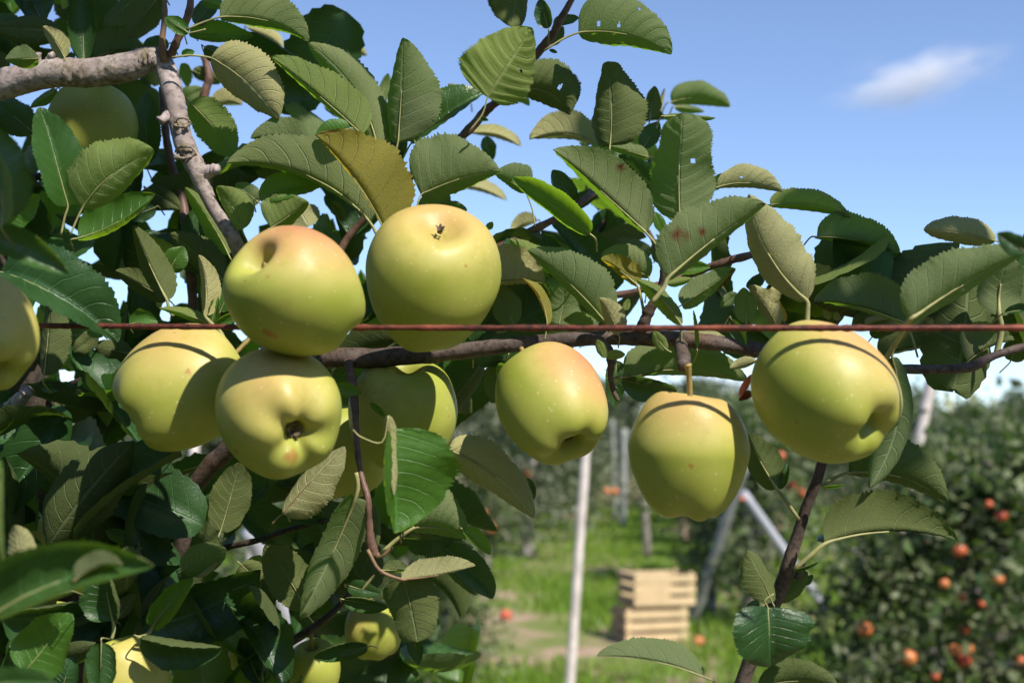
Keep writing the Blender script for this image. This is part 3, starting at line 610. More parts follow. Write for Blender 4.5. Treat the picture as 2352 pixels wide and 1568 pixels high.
# ------------------------------------------------------------------ yellow apples
PROF = [(0.0, 0.34), (0.05, 0.37), (0.115, 0.52), (0.20, 0.72), (0.29, 0.86), (0.41, 0.925), (0.56, 0.895), (0.74, 0.765), (0.90, 0.49), (0.99, 0.16), (0.985, -0.14), (0.92, -0.44), (0.80, -0.70), (0.64, -0.88), (0.48, -0.955), (0.33, -0.945), (0.22, -0.87), (0.13, -0.72), (0.06, -0.62), (0.0, -0.60)]
def camdir(a): return (RT * a[0] + UP * a[1] - FW * a[2]).normalized()
def make_apple(x, y, d, r, h, stem, blush, amt, label, calyx_bits=True, stalk=None, seed=1, russet=(), taper=0.0, shallow=0.0, cavr=0.0, swap=False, lob=1.0, wideend=0.0, shoulder=0.0, nv=(4, 72)):
    R = r / FPX * d; r_ = np.random.default_rng(seed)
    axis = camdir(stem); up = axis; side = up.orthogonal().normalized(); fw_ = up.cross(side)
    rot = Matrix((side, fw_, up)).transposed().to_4x4()
    pr = spline([(a, b * h) for a, b in PROF], nv[0]); K = nv[1]
    ph = np.linspace(0, 2 * np.pi, K, endpoint=False); p1, p2 = r_.uniform(0, 6.28, 2)
    rr, zz = pr[:, 0][:, None], pr[:, 1][:, None]
    lo = np.clip((-zz / h - 0.15) / 0.8, 0, 1) ** 1.3; hi = np.clip((zz / h - 0.5) / 0.45, 0, 1)
    five = np.cos(5 * ph + p1)[None, :] * (1 + 0.4 * np.cos(ph * 2 + p2))[None, :]
    rad = rr * (1 + 0.032 * lob * lo * five + 0.03 * lob * hi * np.cos(4 * ph + p2)[None, :] + 0.028 * np.cos(2 * ph + p2)[None, :] + 0.018 * np.cos(3 * ph + p1)[None, :]) * (1 + taper * zz / h)
    z = zz * (1 + 0.035 * lob * lo * five * (rr > 0.12)) + 0.05 * np.cos(ph + p1)[None, :] * hi * h + zz * 0
    if shoulder: z = z - shoulder * np.clip(rr - 0.33, 0, 1) ** 2 * np.clip(zz / h, 0, 1)
    if wideend: z = z + np.where(zz < 0, 0.55 * np.clip(1 - rr / (0.34 + wideend), 0, 1) ** 1.5, 0)
    if shallow: z = z + np.where(zz > 0, shallow * np.exp(-(rr / 0.17) ** 2), 0)
    X, Y, Z = rad * np.cos(ph), rad * np.sin(ph), z + np.zeros_like(rad)
    V = np.stack([X, Y, Z], -1).reshape(-1, 3); n = len(pr)
    i, k = np.meshgrid(np.arange(n - 1), np.arange(K), indexing='ij')
    F = np.stack([i * K + k, (i + 1) * K + k, (i + 1) * K + (k + 1) % K, i * K + (k + 1) % K], -1).reshape(-1, 4)
    me = fast_mesh('apple', V * R, F, M['apple'], smooth=True)
    inv = rot.to_3x3().inverted()
    bd = np.array(inv @ camdir(blush)); U = V / np.linalg.norm(V, axis=1)[:, None]
    attr(me, 'blush', ((U @ bd) - 0.25) * 1.5 * amt)
    ru = np.zeros(len(V))
    for (sx, sy, sr, s) in russet:                       # spots given by place in the photo
        nz = math.sqrt(max(0.02, 1 - ((sx - x) / r) ** 2 - ((sy - y) / r) ** 2))
        q = np.array(inv @ camdir(((sx - x) / r, (y - sy) / r, nz))); ru = np.maximum(ru, s * np.exp(-np.sum((U - q) ** 2, 1) / (2 * (sr / r) ** 2)))
    ru = np.maximum(ru, 0.42 * np.exp(-((np.hypot(V[:, 0], V[:, 1])) / 0.30) ** 2) * (V[:, 2] < 0))
    attr(me, 'russet', ru); attr(me, 'cavity', np.exp(-(np.hypot(V[:, 0], V[:, 1]) / 0.22) ** 2) * 0.9)
    o = bpy.data.objects.new('yellow_apple', me); C.objects.link(o); o.matrix_world = Matrix.Translation(P(x, y, d)) @ rot
    tag(o, label, 'apple', 'yellow apples on the foreground tree')
    def child(nm, v, f, m):
        c = bpy.data.objects.new(nm, mesh(nm, v, f, M[m])); C.objects.link(c); c.parent = o
    if calyx_bits:
        v, f = [], []; zb = (0.36 + shallow) * h * R if swap else -0.64 * h * R; sg = 1 if swap else -1
        for q in range(5):
            a = q * 1.2566 + p1; c_, s_ = math.cos(a), math.sin(a); o_ = len(v)
            for t in (0, .35, .7, 1.0):
                cz = 0.55 if swap else 1.0
                w_ = 0.055 * (1 - t) ** 0.6 + 0.008; rad_ = 0.035 + 0.11 * t ** 1.2 + r_.normal() * 0.01; zz_ = zb + sg * R * (0.05 + 0.10 * math.sin(t * 2.2) + r_.normal() * 0.012)
                for e in (-1, 1): v.append(((c_ * rad_ - s_ * w_ * e) * R * cz, (s_ * rad_ + c_ * w_ * e) * R * cz, zz_))
            f += [(o_ + 2 * j, o_ + 2 * j + 1, o_ + 2 * j + 3, o_ + 2 * j + 2) for j in range(3)]
        child('calyx', v, f, 'calyx')
    if stalk:
        v, f = tube_data([(0, 0, 0.34 * h * R, 0.0022)] + [(a * R, b * R, c * R, q) for a, b, c, q in stalk], n=5, sides=9, rough=0.05); child('stalk', v, f, 'stalk')
    return o
ST = ((0.02, 0.0, 0.85, .0016), (0.08, 0.03, 1.15, .0014), (0.16, 0.05, 1.4, .0017))
APPLES = [
 dict(x=679, y=671, d=.700, r=148, h=.98, stem=(-.58, .56, .59), blush=(.20, .95, .25), amt=1.05, label='yellow apple with a rosy top and a dark open hollow at upper left', calyx_bits=False, stalk=((0.0, 0, .66, .0018), (0.02, 0, .72, .002)), seed=3, russet=((627, 768, 13, 1.1), (645, 778, 10, 1.0), (622, 786, 8, .9), (590, 652, 6, 1.0), (645, 645, 6, 1.0), (780, 750, 5, .9)), taper=.03),
 dict(x=992, y=640, d=.79, r=159, h=1.02, stem=(.17, .72, .66), shoulder=.3, blush=(.15, .9, .35), amt=.7, label='large yellow apple highest in the cluster with its dried blossom end facing up', seed=5, shallow=.43, swap=True, russet=((1068, 620, 6, .9), (950, 545, 6, .7), (1065, 650, 5, .8)), taper=.10, lob=.6),
 dict(x=424, y=889, d=.775, r=138, h=1.03, stem=(.80, .52, -.25), blush=(-.1, .9, .4), amt=.60, label='golden apple partly behind the lower cluster apple, its stalk at the right', stalk=ST, seed=7, russet=((463, 850, 9, 1.0),)),
 dict(x=640, y=944, d=.720, r=146, h=.96, stem=(-.46, .34, -.80), blush=(.05, .6, .8), amt=.55, label='lower cluster apple showing its dried blossom end at the right', seed=9, russet=((690, 1040, 26, .75), (560, 1030, 14, .8), (610, 1050, 20, .55), (740, 900, 10, .6), (665, 1000, 18, .45)), lob=1.3),
 dict(x=925, y=948, d=.885, r=126, h=.97, stem=(.1, .85, .3), blush=(-.9, .3, .4), amt=.25, label='shaded apple with russet streaks hanging behind the bright green leaf', seed=11, russet=((900, 900, 45, .62), (870, 930, 30, .6), (960, 920, 30, .5))),
 dict(x=788, y=1032, d=.95, r=112, h=.95, stem=(0, .95, .1), blush=(-.9, .3, .4), amt=.1, label='dark green shaded apple behind the lower cluster apple', seed=12),
 dict(x=1266, y=921, d=.780, r=121, h=1.14, stem=(-.36, .72, -.58), blush=(.55, .75, .3), amt=1.0, label='hanging apple with a dark slit hollow at its lower right, directly under the branch', stalk=((0.0, 0, .8, .0017), (-.02, .03, 1.15, .0015), (-.02, .06, 1.42, .0017)), seed=14, russet=((1272, 1018, 6, .9), (1330, 1030, 14, .5), (1312, 1000, 20, .4)), lob=.7, taper=-.01),
 dict(x=1580, y=1041, d=.733, r=135, h=1.08, stem=(0.03, .995, .05), blush=(0, .95, .3), amt=.72, label='conical apple hanging lowest on its own stalk between two others', calyx_bits=False, stalk=((0.0, 0, .85, .0017), (-.01, 0, 1.1, .0015), (-.07, 0, 1.42, .0018), (-.10, 0, 1.52, .0024)), seed=16, russet=((1571, 1060, 6, 1.1),), taper=.09, lob=1.25, shoulder=.75),
 dict(x=1890, y=895, d=.706, r=157, h=1.04, stem=(-.58, .52, -.62), blush=(.5, .8, .3), amt=.82, label='biggest apple at the right, the wire crossing its top', calyx_bits=False, seed=18, russet=((1990, 930, 12, .5), (1955, 1015, 6, .7), (2005, 985, 22, .45)), lob=.5, taper=-.03),
 dict(x=-48, y=762, d=.66, r=128, h=1.02, stem=(-.5, .7, -.4), blush=(.6, .6, .4), amt=.5, label='blurred apple cut off by the left frame edge', calyx_bits=False, seed=20, russet=((25, 800, 14, .5),)),
 dict(x=211, y=292, d=.95, r=99, h=.98, stem=(0, .95, -.2), blush=(-.5, .3, .6), amt=.05, label='greenish apple under the thick upper left branch', stalk=ST, seed=22),
 dict(x=292, y=1565, d=.80, r=96, h=1.1, stem=(-.25, .95, .1), blush=(.2, .6, .6), amt=.35, label='bright yellow apple at the bottom edge on the left', stalk=((0, 0, .8, .0016), (-.05, 0, .98, .002)), seed=24),
 dict(x=352, y=1462, d=.93, r=72, h=1.0, stem=(-.2, .9, .2), blush=(.2, .6, .6), amt=.2, label='half hidden apple just above the bottom edge yellow apple', stalk=((0, 0, .9, .0014), (.1, 0, 1.4, .0014)), seed=25, nv=(2, 40)),
 dict(x=128, y=1448, d=.95, r=66, h=1.0, stem=(0, .95, .2), blush=(.2, .6, .6), amt=.2, label='apple peeping out behind the sunlit leaf at lower left', stalk=ST, seed=26, nv=(2, 40)),
 dict(x=858, y=1445, d=1.0, r=64, h=1.0, stem=(-.1, .9, .2), blush=(-.7, .6, .3), amt=.5, label='sun flecked yellow apple deep under the long hanging leaf', stalk=ST, seed=27, nv=(2, 40)),
 dict(x=722, y=1535, d=.98, r=62, h=1.0, stem=(-.1, .9, .2), blush=(-.7, .6, .3), amt=.1, label='shaded green apple at the bottom edge left of the sun flecked one', stalk=ST, seed=28, nv=(2, 40)),
 dict(x=455, y=1415, d=1.0, r=58, h=1.0, stem=(.1, .9, .1), blush=(-.7, .6, .3), amt=.1, label='dark shaded apple deep among the lower left leaves', stalk=ST, seed=29, nv=(2, 40)),
 dict(x=572, y=1502, d=1.05, r=48, h=1.0, stem=(.1, .9, .1), blush=(-.7, .6, .3), amt=.1, label='small shaded apple near the bottom between dark leaves', stalk=ST, seed=30, nv=(2, 40)),
 dict(x=38, y=1232, d=.95, r=66, h=1.0, stem=(.1, .9, .1), blush=(-.7, .6, .3), amt=.1, label='dim olive apple near the left frame edge below the trunk spur', stalk=ST, seed=31, nv=(2, 40)),
]
for a_ in APPLES: make_apple(**a_)

# ------------------------------------------------------------------ leaves of the foreground tree
R_, U_, F_ = (np.array(a) for a in (RT, UP, FW))
CAMN = np.array(CAM)
def Pn(x, y, d): return CAMN + R_ * ((x - 1176) / FPX * d) + U_ * ((784 - y) / FPX * d) + F_ * d
def profile(t, blunt=0.0, wide=0.80):
    a = np.sin(np.pi * np.clip(t, 0, 1) ** wide) ** 0.60
    tip = np.clip((1 - t) / 0.16, 0, 1); a = a * (1 - 0.14 * (1 - tip) * (1 - blunt))
    if blunt: a = np.maximum(a, np.where(t > 0.5, blunt * np.sqrt(np.clip(1 - ((t - 0.5) / 0.5) ** 6, 0, 1)), 0))
    return a
NT = 30
def leaf_mesh(Bp, Tp, right, depthdir, ar, al, W, bowv, curl, seed, flip, blunt=0.0, holes=(), spots=(), rows=60, cols=6, quilt=1.0, wide=0.80, wob=1.0):
    """Bp,Tp ends; right = unit vector across, depthdir = unit vector the halves fold to; ar/al = cos of the fold of each half."""
    r_ = np.random.default_rng(seed)
    t = np.linspace(0, 1, rows + 1); Lv = Tp - Bp; L = np.linalg.norm(Lv)
    mid = Bp + Lv * t[:, None] + (4 * t * (1 - t))[:, None] * bowv + depthdir * (r_.normal() * 0.035 * L * np.sin(2 * np.pi * t) * t)[:, None]
    tan = np.gradient(mid, axis=0); tan /= np.linalg.norm(tan, axis=1)[:, None]
    q = right - tan * (tan @ right)[:, None]; q /= np.linalg.norm(q, axis=1)[:, None]
    g = np.cross(tan, q); g *= np.sign(g @ depthdir)[:, None]          # across the image plane, along the fold direction
    pa = r_.uniform(0, 6.28, 3)
    w_ = profile(t, blunt, wide) * W
    lat = {sd_: 1 + 0.045 * np.sin(t * r_.uniform(5, 8) + r_.uniform(0, 6.28)) + 0.03 * np.sin(t * r_.uniform(12, 19) + r_.uniform(0, 6.28)) for sd_ in (-1, 1)}
    tooth = np.where(np.arange(rows + 1) % 2 == 0, 1.0, 0.945) ** 1.0
    tooth = tooth * (1 + 0.02 * r_.normal(size=rows + 1)); edge = np.clip(t / 0.12, 0, 1)
    s = np.linspace(0, 1, cols + 1); p0, p1, p2 = r_.uniform(0, 6.28, 3)
    wav = wob * 0.045 * W * (np.sin(t * 9 + p0) + 0.7 * np.sin(t * 17 + p1))
    V, UVs = [], []
    twist = r_.normal() * 0.22
    for side, c in ((-1, al), (1, ar)):
        c = max(-.95, min(1.0, c)); sn = math.sqrt(1 - c * c)
        for j in (range(cols, 0, -1) if side < 0 else range(0, cols + 1)):
            sj = s[j]; th = curl * (sj - 1.0) * 1.5
            c2, s2 = c * math.cos(th) - sn * math.sin(th), sn * math.cos(th) + c * math.sin(th)
            ph = 8.0 * (t - 0.20 * sj ** 1.35) + (0.45 if side > 0 else 0)
            qu = quilt * 0.036 * W * np.abs(np.sin(np.pi * ph)) ** 0.8 * (0.35 + sj) * (1 - 0.4 * sj) * (1 if flip else -1)
            wj = w_ * sj * lat[side] * (1 + (tooth - 1) * edge * (sj ** 6))
            nrm = q * (-s2 * side) + g * c2                              # across the blade
            row = mid + (q * (side * c2) + g * s2) * wj[:, None] + g * (wav * sj ** 2)[:, None] + nrm * qu[:, None]
            V.append(row); UVs.append(np.stack([t, np.full_like(t, 0.5 + 0.5 * side * sj)], 1))
    V = np.stack(V, 1); UVs = np.stack(UVs, 1); K = V.shape[1]           # rows+1, 2*cols+1
    i, k = np.meshgrid(np.arange(rows), np.arange(K - 1), indexing='ij')
    A = i * K + k; F = np.stack([A, A + 1, A + K + 1, A + K], -1)
    sc = (np.arange(K - 1) + 0.5 - cols) / cols; tc = (np.arange(rows) + 0.5) / rows
    keep = np.ones((rows, K - 1), bool)
    for (ht, hs, hr) in holes: keep &= ((tc[:, None] - ht) / hr) ** 2 + ((sc[None, :] - hs) / (hr * 3.0)) ** 2 > 1
    F = F[keep]
    if flip: F = F[:, ::-1]
    sp = np.zeros(V.shape[:2]); sg = (np.arange(K) - cols) / cols
    for (ht, hs, hr) in spots: sp = np.maximum(sp, np.clip(1.6 - 1.2 * (((t[:, None] - ht) / hr) ** 2 + ((sg[None, :] - hs) / (hr * 2.2)) ** 2) ** .5 + r_.normal(size=sp.shape) * 0.12, 0, 1))
    return V.reshape(-1, 3), F.reshape(-1, 4), UVs.reshape(-1, 2), sp.ravel()
def leaf_data(V, F, UV, sp, mat):
    me = fast_mesh('leaf', V, F, mat, smooth=True)
    uv = me.uv_layers.new(name='UV'); li = np.empty(len(me.loops), np.int32); me.loops.foreach_get('vertex_index', li)
    uv.data.foreach_set('uv', UV[li].astype(np.float32).ravel()); attr(me, 'spot', sp)
    return me
HERO = [0]
def hero(bx, by, tx, ty, bow, wl, wr, side, d, o):
    HERO[0] += 1; sd = HERO[0]; r_ = np.random.default_rng(sd + 500)
    Lpx = math.hypot(tx - bx, ty - by); k = d / FPX
    dz = o.get('dz', r_.normal() * 0.05 * Lpx * k); B = Pn(bx, by, d); T_ = Pn(tx, ty, d + dz)
    dx, dy = (tx - bx) / Lpx, (ty - by) / Lpx
    right = R_ * (-dy) - U_ * dx                                       # screen right of the way base -> tip
    wl *= 1.05; wr *= 1.05; W = max(abs(wl), abs(wr), 0.27 * Lpx) * k; rc = (96, 15) if o.get('holes') else (60, 6)
    sg = 1.0 if side == 'u' else -1.0
    sag = o.get('sag', (0.06 if side == 'u' else -0.04) + 0.04 * r_.normal()) * Lpx * k
    V, F, UV, sp = leaf_mesh(B, T_, right, F_ * sg, wr * k / W, wl * k / W, W, right * bow * k + F_ * sag, o.get('curl', r_.uniform(-0.30, 0.75)), sd, side == 'u',
                             o.get('blunt', 0.0), o.get('holes', ()), o.get('spots', ()), rows=rc[0], cols=rc[1], wide=o.get('wide', r_.uniform(0.74, 0.86)), wob=o.get('wob', 1.0))
    me = leaf_data(V, F, UV, sp, LEAF[o.get('m', 'n')])
    lf = link('leaf', me, TREE)
    # petiole: from the leaf base back to the twig, running on as midrib
    mid = V.reshape(rc[0] + 1, 2 * rc[1] + 1, 3)[:, rc[1]]; tang = mid[0] - mid[5]; tang /= np.linalg.norm(tang)
    pts = o.get('p')
    pr = o.get('pr', max(1.6, 0.010 * Lpx)) * k
    if not pts and Lpx < 62: return
    if pts: way = [np.array([*Pn(x, y, d + o.get('pd', 0.0) * (i + 1) / len(pts)), pr * 1.15]) for i, (x, y) in enumerate(pts)][::-1]
    else: e = mid[0] + tang * 0.13 * Lpx * k + np.array([0, 0.015, -0.004]); way = [np.array([*e, pr * 1.1]), np.array([*(mid[0] + tang * 0.09 * Lpx * k), pr])]
    n_ = F_ * (-0.0004)
    way += [np.array([*(mid[i] + n_), pr * f]) for i, f in ((0, .95), (rc[0] // 8, .72), (rc[0] * 3 // 10, .5), (rc[0] // 2, .32))]
    v, f = tube_data(way, n=4, sides=6, seed=sd)
    link('petiole', mesh('petiole', v, f, M[o.get('pm', 'petiole')]), lf)
def Z(ox, oy, rows):                                                   # rows in an enlarged view of the photo whose corner is ox,oy
    q = lambda a, b: (a * 0.3375 + ox * 0.98, b * 0.3375 + oy * 0.98)
    for r in rows:
        bx, by, tx, ty, bow, wl, wr, side, d = r[:9]; o = dict(r[9]) if len(r) > 9 else {}
        if 'p' in o: o['p'] = [q(*a) for a in o['p']]
        hero(*q(bx, by), *q(tx, ty), bow * .3375, wl * .3375, wr * .3375, side, d, o)
D = dict
Z(0, 0, [
 (1495, 122, 2100, 288, -72, 200, 15, 'u', .86, D(p=[(1380, 155), (1272, 200)], pm='petiole', wide=.7)),
 (1290, 225, 1725, 245, 10, 75, 60, 't', .93, D(m='b')),
 (1430, 395, 1890, 815, -45, 235, 120, 'u', .86, D(p=[(1300, 378), (1170, 392)], m='p', wide=.72)),
 (1285, 225, 1122, 118, 0, 55, 55, 't', .86, D(m='b', p=[(1340, 215), (1400, 200)])),
 (1085, -20, 882, 252, 10, 90, 120, 'u', .90, D(m='d')),
 (960, -60, 703, 178, 0, 110, 90, 'u', .93, D(m='d')),
 (572, 415, 545, -80, 0, 62, 110, 't', .88, D(m='d')),
 (390, 220, -60, 175, 0, 105, 110, 'u', .93, D(m='d')),
 (290, 150, 180, -80, 0, 80, 80, 't', .94, D(m='d')),
 (440, 395, 290, 180, 12, 60, 78, 'u', .85, D(m='p', p=[(438, 420)])),
 (255, 400, 35, 405, 0, 45, 95, 'u', .86, D(p=[(268, 380)])),
 (655, 400, 925, 350, -30, 165, 30, 'u', .93, D(m='d')),
 (560, 400, 460, 215, 0, 45, 70, 'u', .95, D(m='d')),
 (462, 1405, 264, 728, 22, 75, 190, 't', .80, D(p=[(440, 1480), (415, 1600)], wide=.68)),
 (560, 1420, 1048, 1022, -42, 255, 55, 'u', .76, D(m='b', p=[(520, 1500), (478, 1600)], wide=.72, sag=-.05)),
 (530, 1620, 1052, 1322, 42, 190, 45, 't', .84, D(m='b', curl=.5)),
 (30, 1490, -40, 860, 0, 110, 215, 't', .62, D(m='g', curl=.3)),
 (15, 1520, -15, 1050, 0, 20, 28, 'u', .58, D(m='b')),
 (20, 1510, 268, 1325, 0, 40, 110, 't', .80, D(m='b')),
 (1290, 700, 1590, 1070, -20, 150, 130, 'u', .92, D(m='b')),
 (1000, 1110, 1000, 625, 0, 110, 110, 't', .97, D(m='d')),
 (1230, 690, 1380, 600, 0, 70, 70, 'u', 1.15), (1440, 705, 1650, 715, -20, 85, 15, 'u', 1.2, D(m='p')),
 (1690, 190, 1925, 322, -20, 60, 25, 'u', 1.25, D(m='p')),
 (1235, 370, 1325, 350, 0, 28, 28, 't', .87, D(m='b')),
 (225, 900, -30, 690, 0, 120, 120, 't', .95, D(m='d')),
 (385, 610, 200, 735, 0, 30, 45, 'u', .95),
 (1240, 430, 1275, 590, 0, 50, 40, 'u', 1.1), (1310, 480, 1500, 560, 0, 60, 40, 'u', 1.15, D(m='d')),
 (330, 420, 130, 500, 0, 60, 60, 't', .98, D(m='d')),
 (950, 340, 760, 200, 0, 80, 60, 'u', .98, D(m='d')), (1150, 300, 960, 330, 0, 70, 70, 't', .97, D(m='d')),
 (1330, 170, 1490, -20, 0, 80, 70, 't', .92, D(m='d')), (1390, 320, 1580, 420, 0, 50, 70, 'u', .95, D(m='d')),
 (1380, 10, 1540, 60, 0, 60, 40, 't', .9, D(m='b')), (60, 150, 200, 330, 0, 90, 70, 't', .99, D(m='d')),
])
Z(500, 0, [
 (1010, 915, 388, 388, 18, 25, 205, 'u', .84, D(m='b', wide=.74)),
 (1110, 985, 640, 292, 85, 120, 165, 'u', .87, D(wide=.75)),
 (1255, 965, 1288, 258, 6, 100, 265, 'u', .86, D(m='n', wide=.72, p=[(1235, 1060)])),
 (1345, 975, 1848, 632, -12, 215, 60, 't', .87, D(m='g', wide=.72, p=[(1305, 1050), (1250, 1160)])),
 (1160, 1560, 690, 920, 42, 22, 345, 'u', .80, D(m='y', wide=.66, sag=-.02, spots=((.93, .9, .05),))),
 (930, 880, 700, 905, 0, 60, 85, 't', .83, D(m='b')),
 (1062, 1510, 88, 1112, 135, 12, 270, 'u', .83, D(m='n', wide=.76, p=[(1110, 1590), (1140, 1640)])),
 (650, 960, 255, 945, 30, 20, 130, 'u', .86),
 (1415, 1330, 1950, 1168, -30, 340, 25, 'u', .84, D(wide=.56, p=[(1380, 1420), (1330, 1560)])),
 (1868, 665, 2170, 190, 0, 290, 195, 'u', .83, D(m='b', wide=.60, holes=((.52, .42, .022),), p=[(1830, 780), (1740, 895)], sag=-.02)),
 (2075, -150, 2030, 182, 0, 70, 190, 'u', .88, D(m='d')),
 (830, 240, 1045, 380, 0, 65, 25, 'u', 1.25, D(m='p')), (600, 640, 745, 660, 0, 20, 20, 'u', 1.25, D(m='d')),
 (770, 690, 900, 800, 0, 60, 50, 't', 1.1, D(m='d')), (1130, 700, 1190, 500, 0, 45, 45, 'u', 1.15),
 (1740, 690, 1600, 570, 0, 40, 50, 'u', 1.2, D(m='p')), (1960, 650, 2150, 722, -25, 60, 15, 'u', 1.1),
 (1755, 905, 2092, 1000, -40, 75, 15, 'u', 1.2, D(m='p')), (1850, 930, 1900, 1095, 0, 50, 50, 't', 1.1, D(m='d')),
 (1590, 1260, 1995, 1368, -40, 85, 15, 'u', 1.25, D(m='p')),
 (310, 1350, 745, 1258, -20, 120, 75, 't', .85, D(m='b')),
 (392, 1555, 640, 1375, 0, 190, 25, 'u', .84, D(m='b', wide=.62)),
 (195, 1560, 20, 1270, 20, 75, 125, 'u', .86, D(m='b')),
 (310, 1380, 150, 1250, 0, 75, 75, 'u', .88, D(wob=2.5)), (650, 1540, 560, 1390, 0, 120, 110, 'u', .92, D(m='p')),
 (1420, 1470, 1590, 1262, 0, 90, 110, 'u', .88), (1560, 1500, 1725, 1420, 0, 110, 40, 'u', .89),
 (965, 1490, 755, 1335, 0, 65, 65, 't', 1.0, D(m='d')), (1130, 1450, 1050, 1330, 0, 60, 60, 'u', .9, D(m='d')),
 (1240, 870, 1290, 1080, 0, 60, 50, 't', .95, D(m='d')),
 (500, 1180, 280, 1160, 0, 60, 50, 'u', .95, D(m='d')), (520, 1190, 140, 1120, 0, 60, 30, 't', .98, D(m='d')),
 (1400, 820, 1330, 960, 0, 60, 40, 't', .93, D(m='d')), (880, 1500, 800, 1370, 10, 35, 40, 'u', .86, D(m='d', curl=1.6)),
])
Z(1100, 0, [
 (742, 228, 1375, 372, -58, 265, 20, 'u', .85, D(wide=.66, holes=((.40, -.18, .02), (.20, -.20, .018), (.55, -.75, .014)), p=[(640, 265), (510, 345)])),
 (340, 612, 678, 775, -75, 235, 15, 'u', .87, D(m='d', holes=((.6, -.35, .03),), p=[(300, 630), (230, 680)])),
 (955, 985, 940, 418, 20, 110, 235, 'u', .86, D(m='d', blunt=.5, wide=.7)),
 (1230, 800, 1262, 585, 0, 45, 65, 'u', 1.0, D(m='d')), (1290, 780, 1330, 600, 0, 16, 16, 'u', 1.2, D(m='p')),
 (1375, 695, 1775, 728, -45, 120, 20, 'u', 1.25), (1400, 730, 1600, 760, -10, 30, 30, 'u', 1.2),
 (862, 980, 412, 950, 60, 12, 160, 'u', 1.0, D(m='p')),
 (1205, 1585, 568, 1018, 12, 12, 255, 'u', .83, D(m='n', wide=.76, spots=((.50, .82, .03),), p=[(1310, 1725), (1330, 1870)])),
 (1395, 1500, 1018, 1055, 10, 65, 120, 't', .87, D(m='d')), (1215, 1070, 918, 990, 10, 20, 70, 'u', .89),
 (1432, 1470, 1450, 765, -8, 165, 250, 'u', .83, D(m='n', blunt=.82, wide=.7, holes=((.54, .40, .024),))),
 (1330, 795, 1675, 805, -15, 35, 25, 'u', .86),
 (1690, 1275, 2132, 1308, -45, 125, 8, 'u', .86, D(m='p', holes=((.35, -.3, .02),))),
 (720, 1400, 565, 1158, 0, 70, 70, 't', .95, D(m='d')), (690, 1440, 900, 1300, -10, 60, 40, 't', .96, D(m='d')),
 (818, 1590, 293, 1215, 22, 75, 80, 't', .84, D(m='b')),
 (385, 1315, 168, 1180, 10, 10, 150, 'u', .88, D(p=[(430, 1430), (445, 1540)])),
 (535, 195, 478, -5, 0, 65, 45, 't', .88, D(m='d')), (570, 165, 748, 122, 0, 45, 35, 't', .93, D(m='d')), (560, 310, 640, 180, 0, 40, 40, 'u', .93, D(m='d')),
 (460, 1500, 282, 1575, 10, 15, 80, 'u', 1.15, D(m='p')), (1080, 1430, 860, 1560, 0, 60, 110, 't', 1.2, D(m='d')),
 (900, 1560, 1090, 1730, -20, 150, 40, 'u', 1.25), (900, 1340, 800, 1240, 0, 60, 50, 'u', 1.1, D(m='d')),
 (1240, 1080, 1330, 1350, 0, 70, 60, 't', .92, D(m='d')), (1180, 1010, 1290, 830, 0, 70, 60, 't', .95, D(m='d')),
 (1660, 1290, 1720, 1180, 0, 40, 40, 'u', .95), (545, 340, 600, 360, 0, 10, 14, 't', .9, D(m='d')), (55, 800, 130, 820, 0, 14, 18, 't', .9, D(m='d')),
])
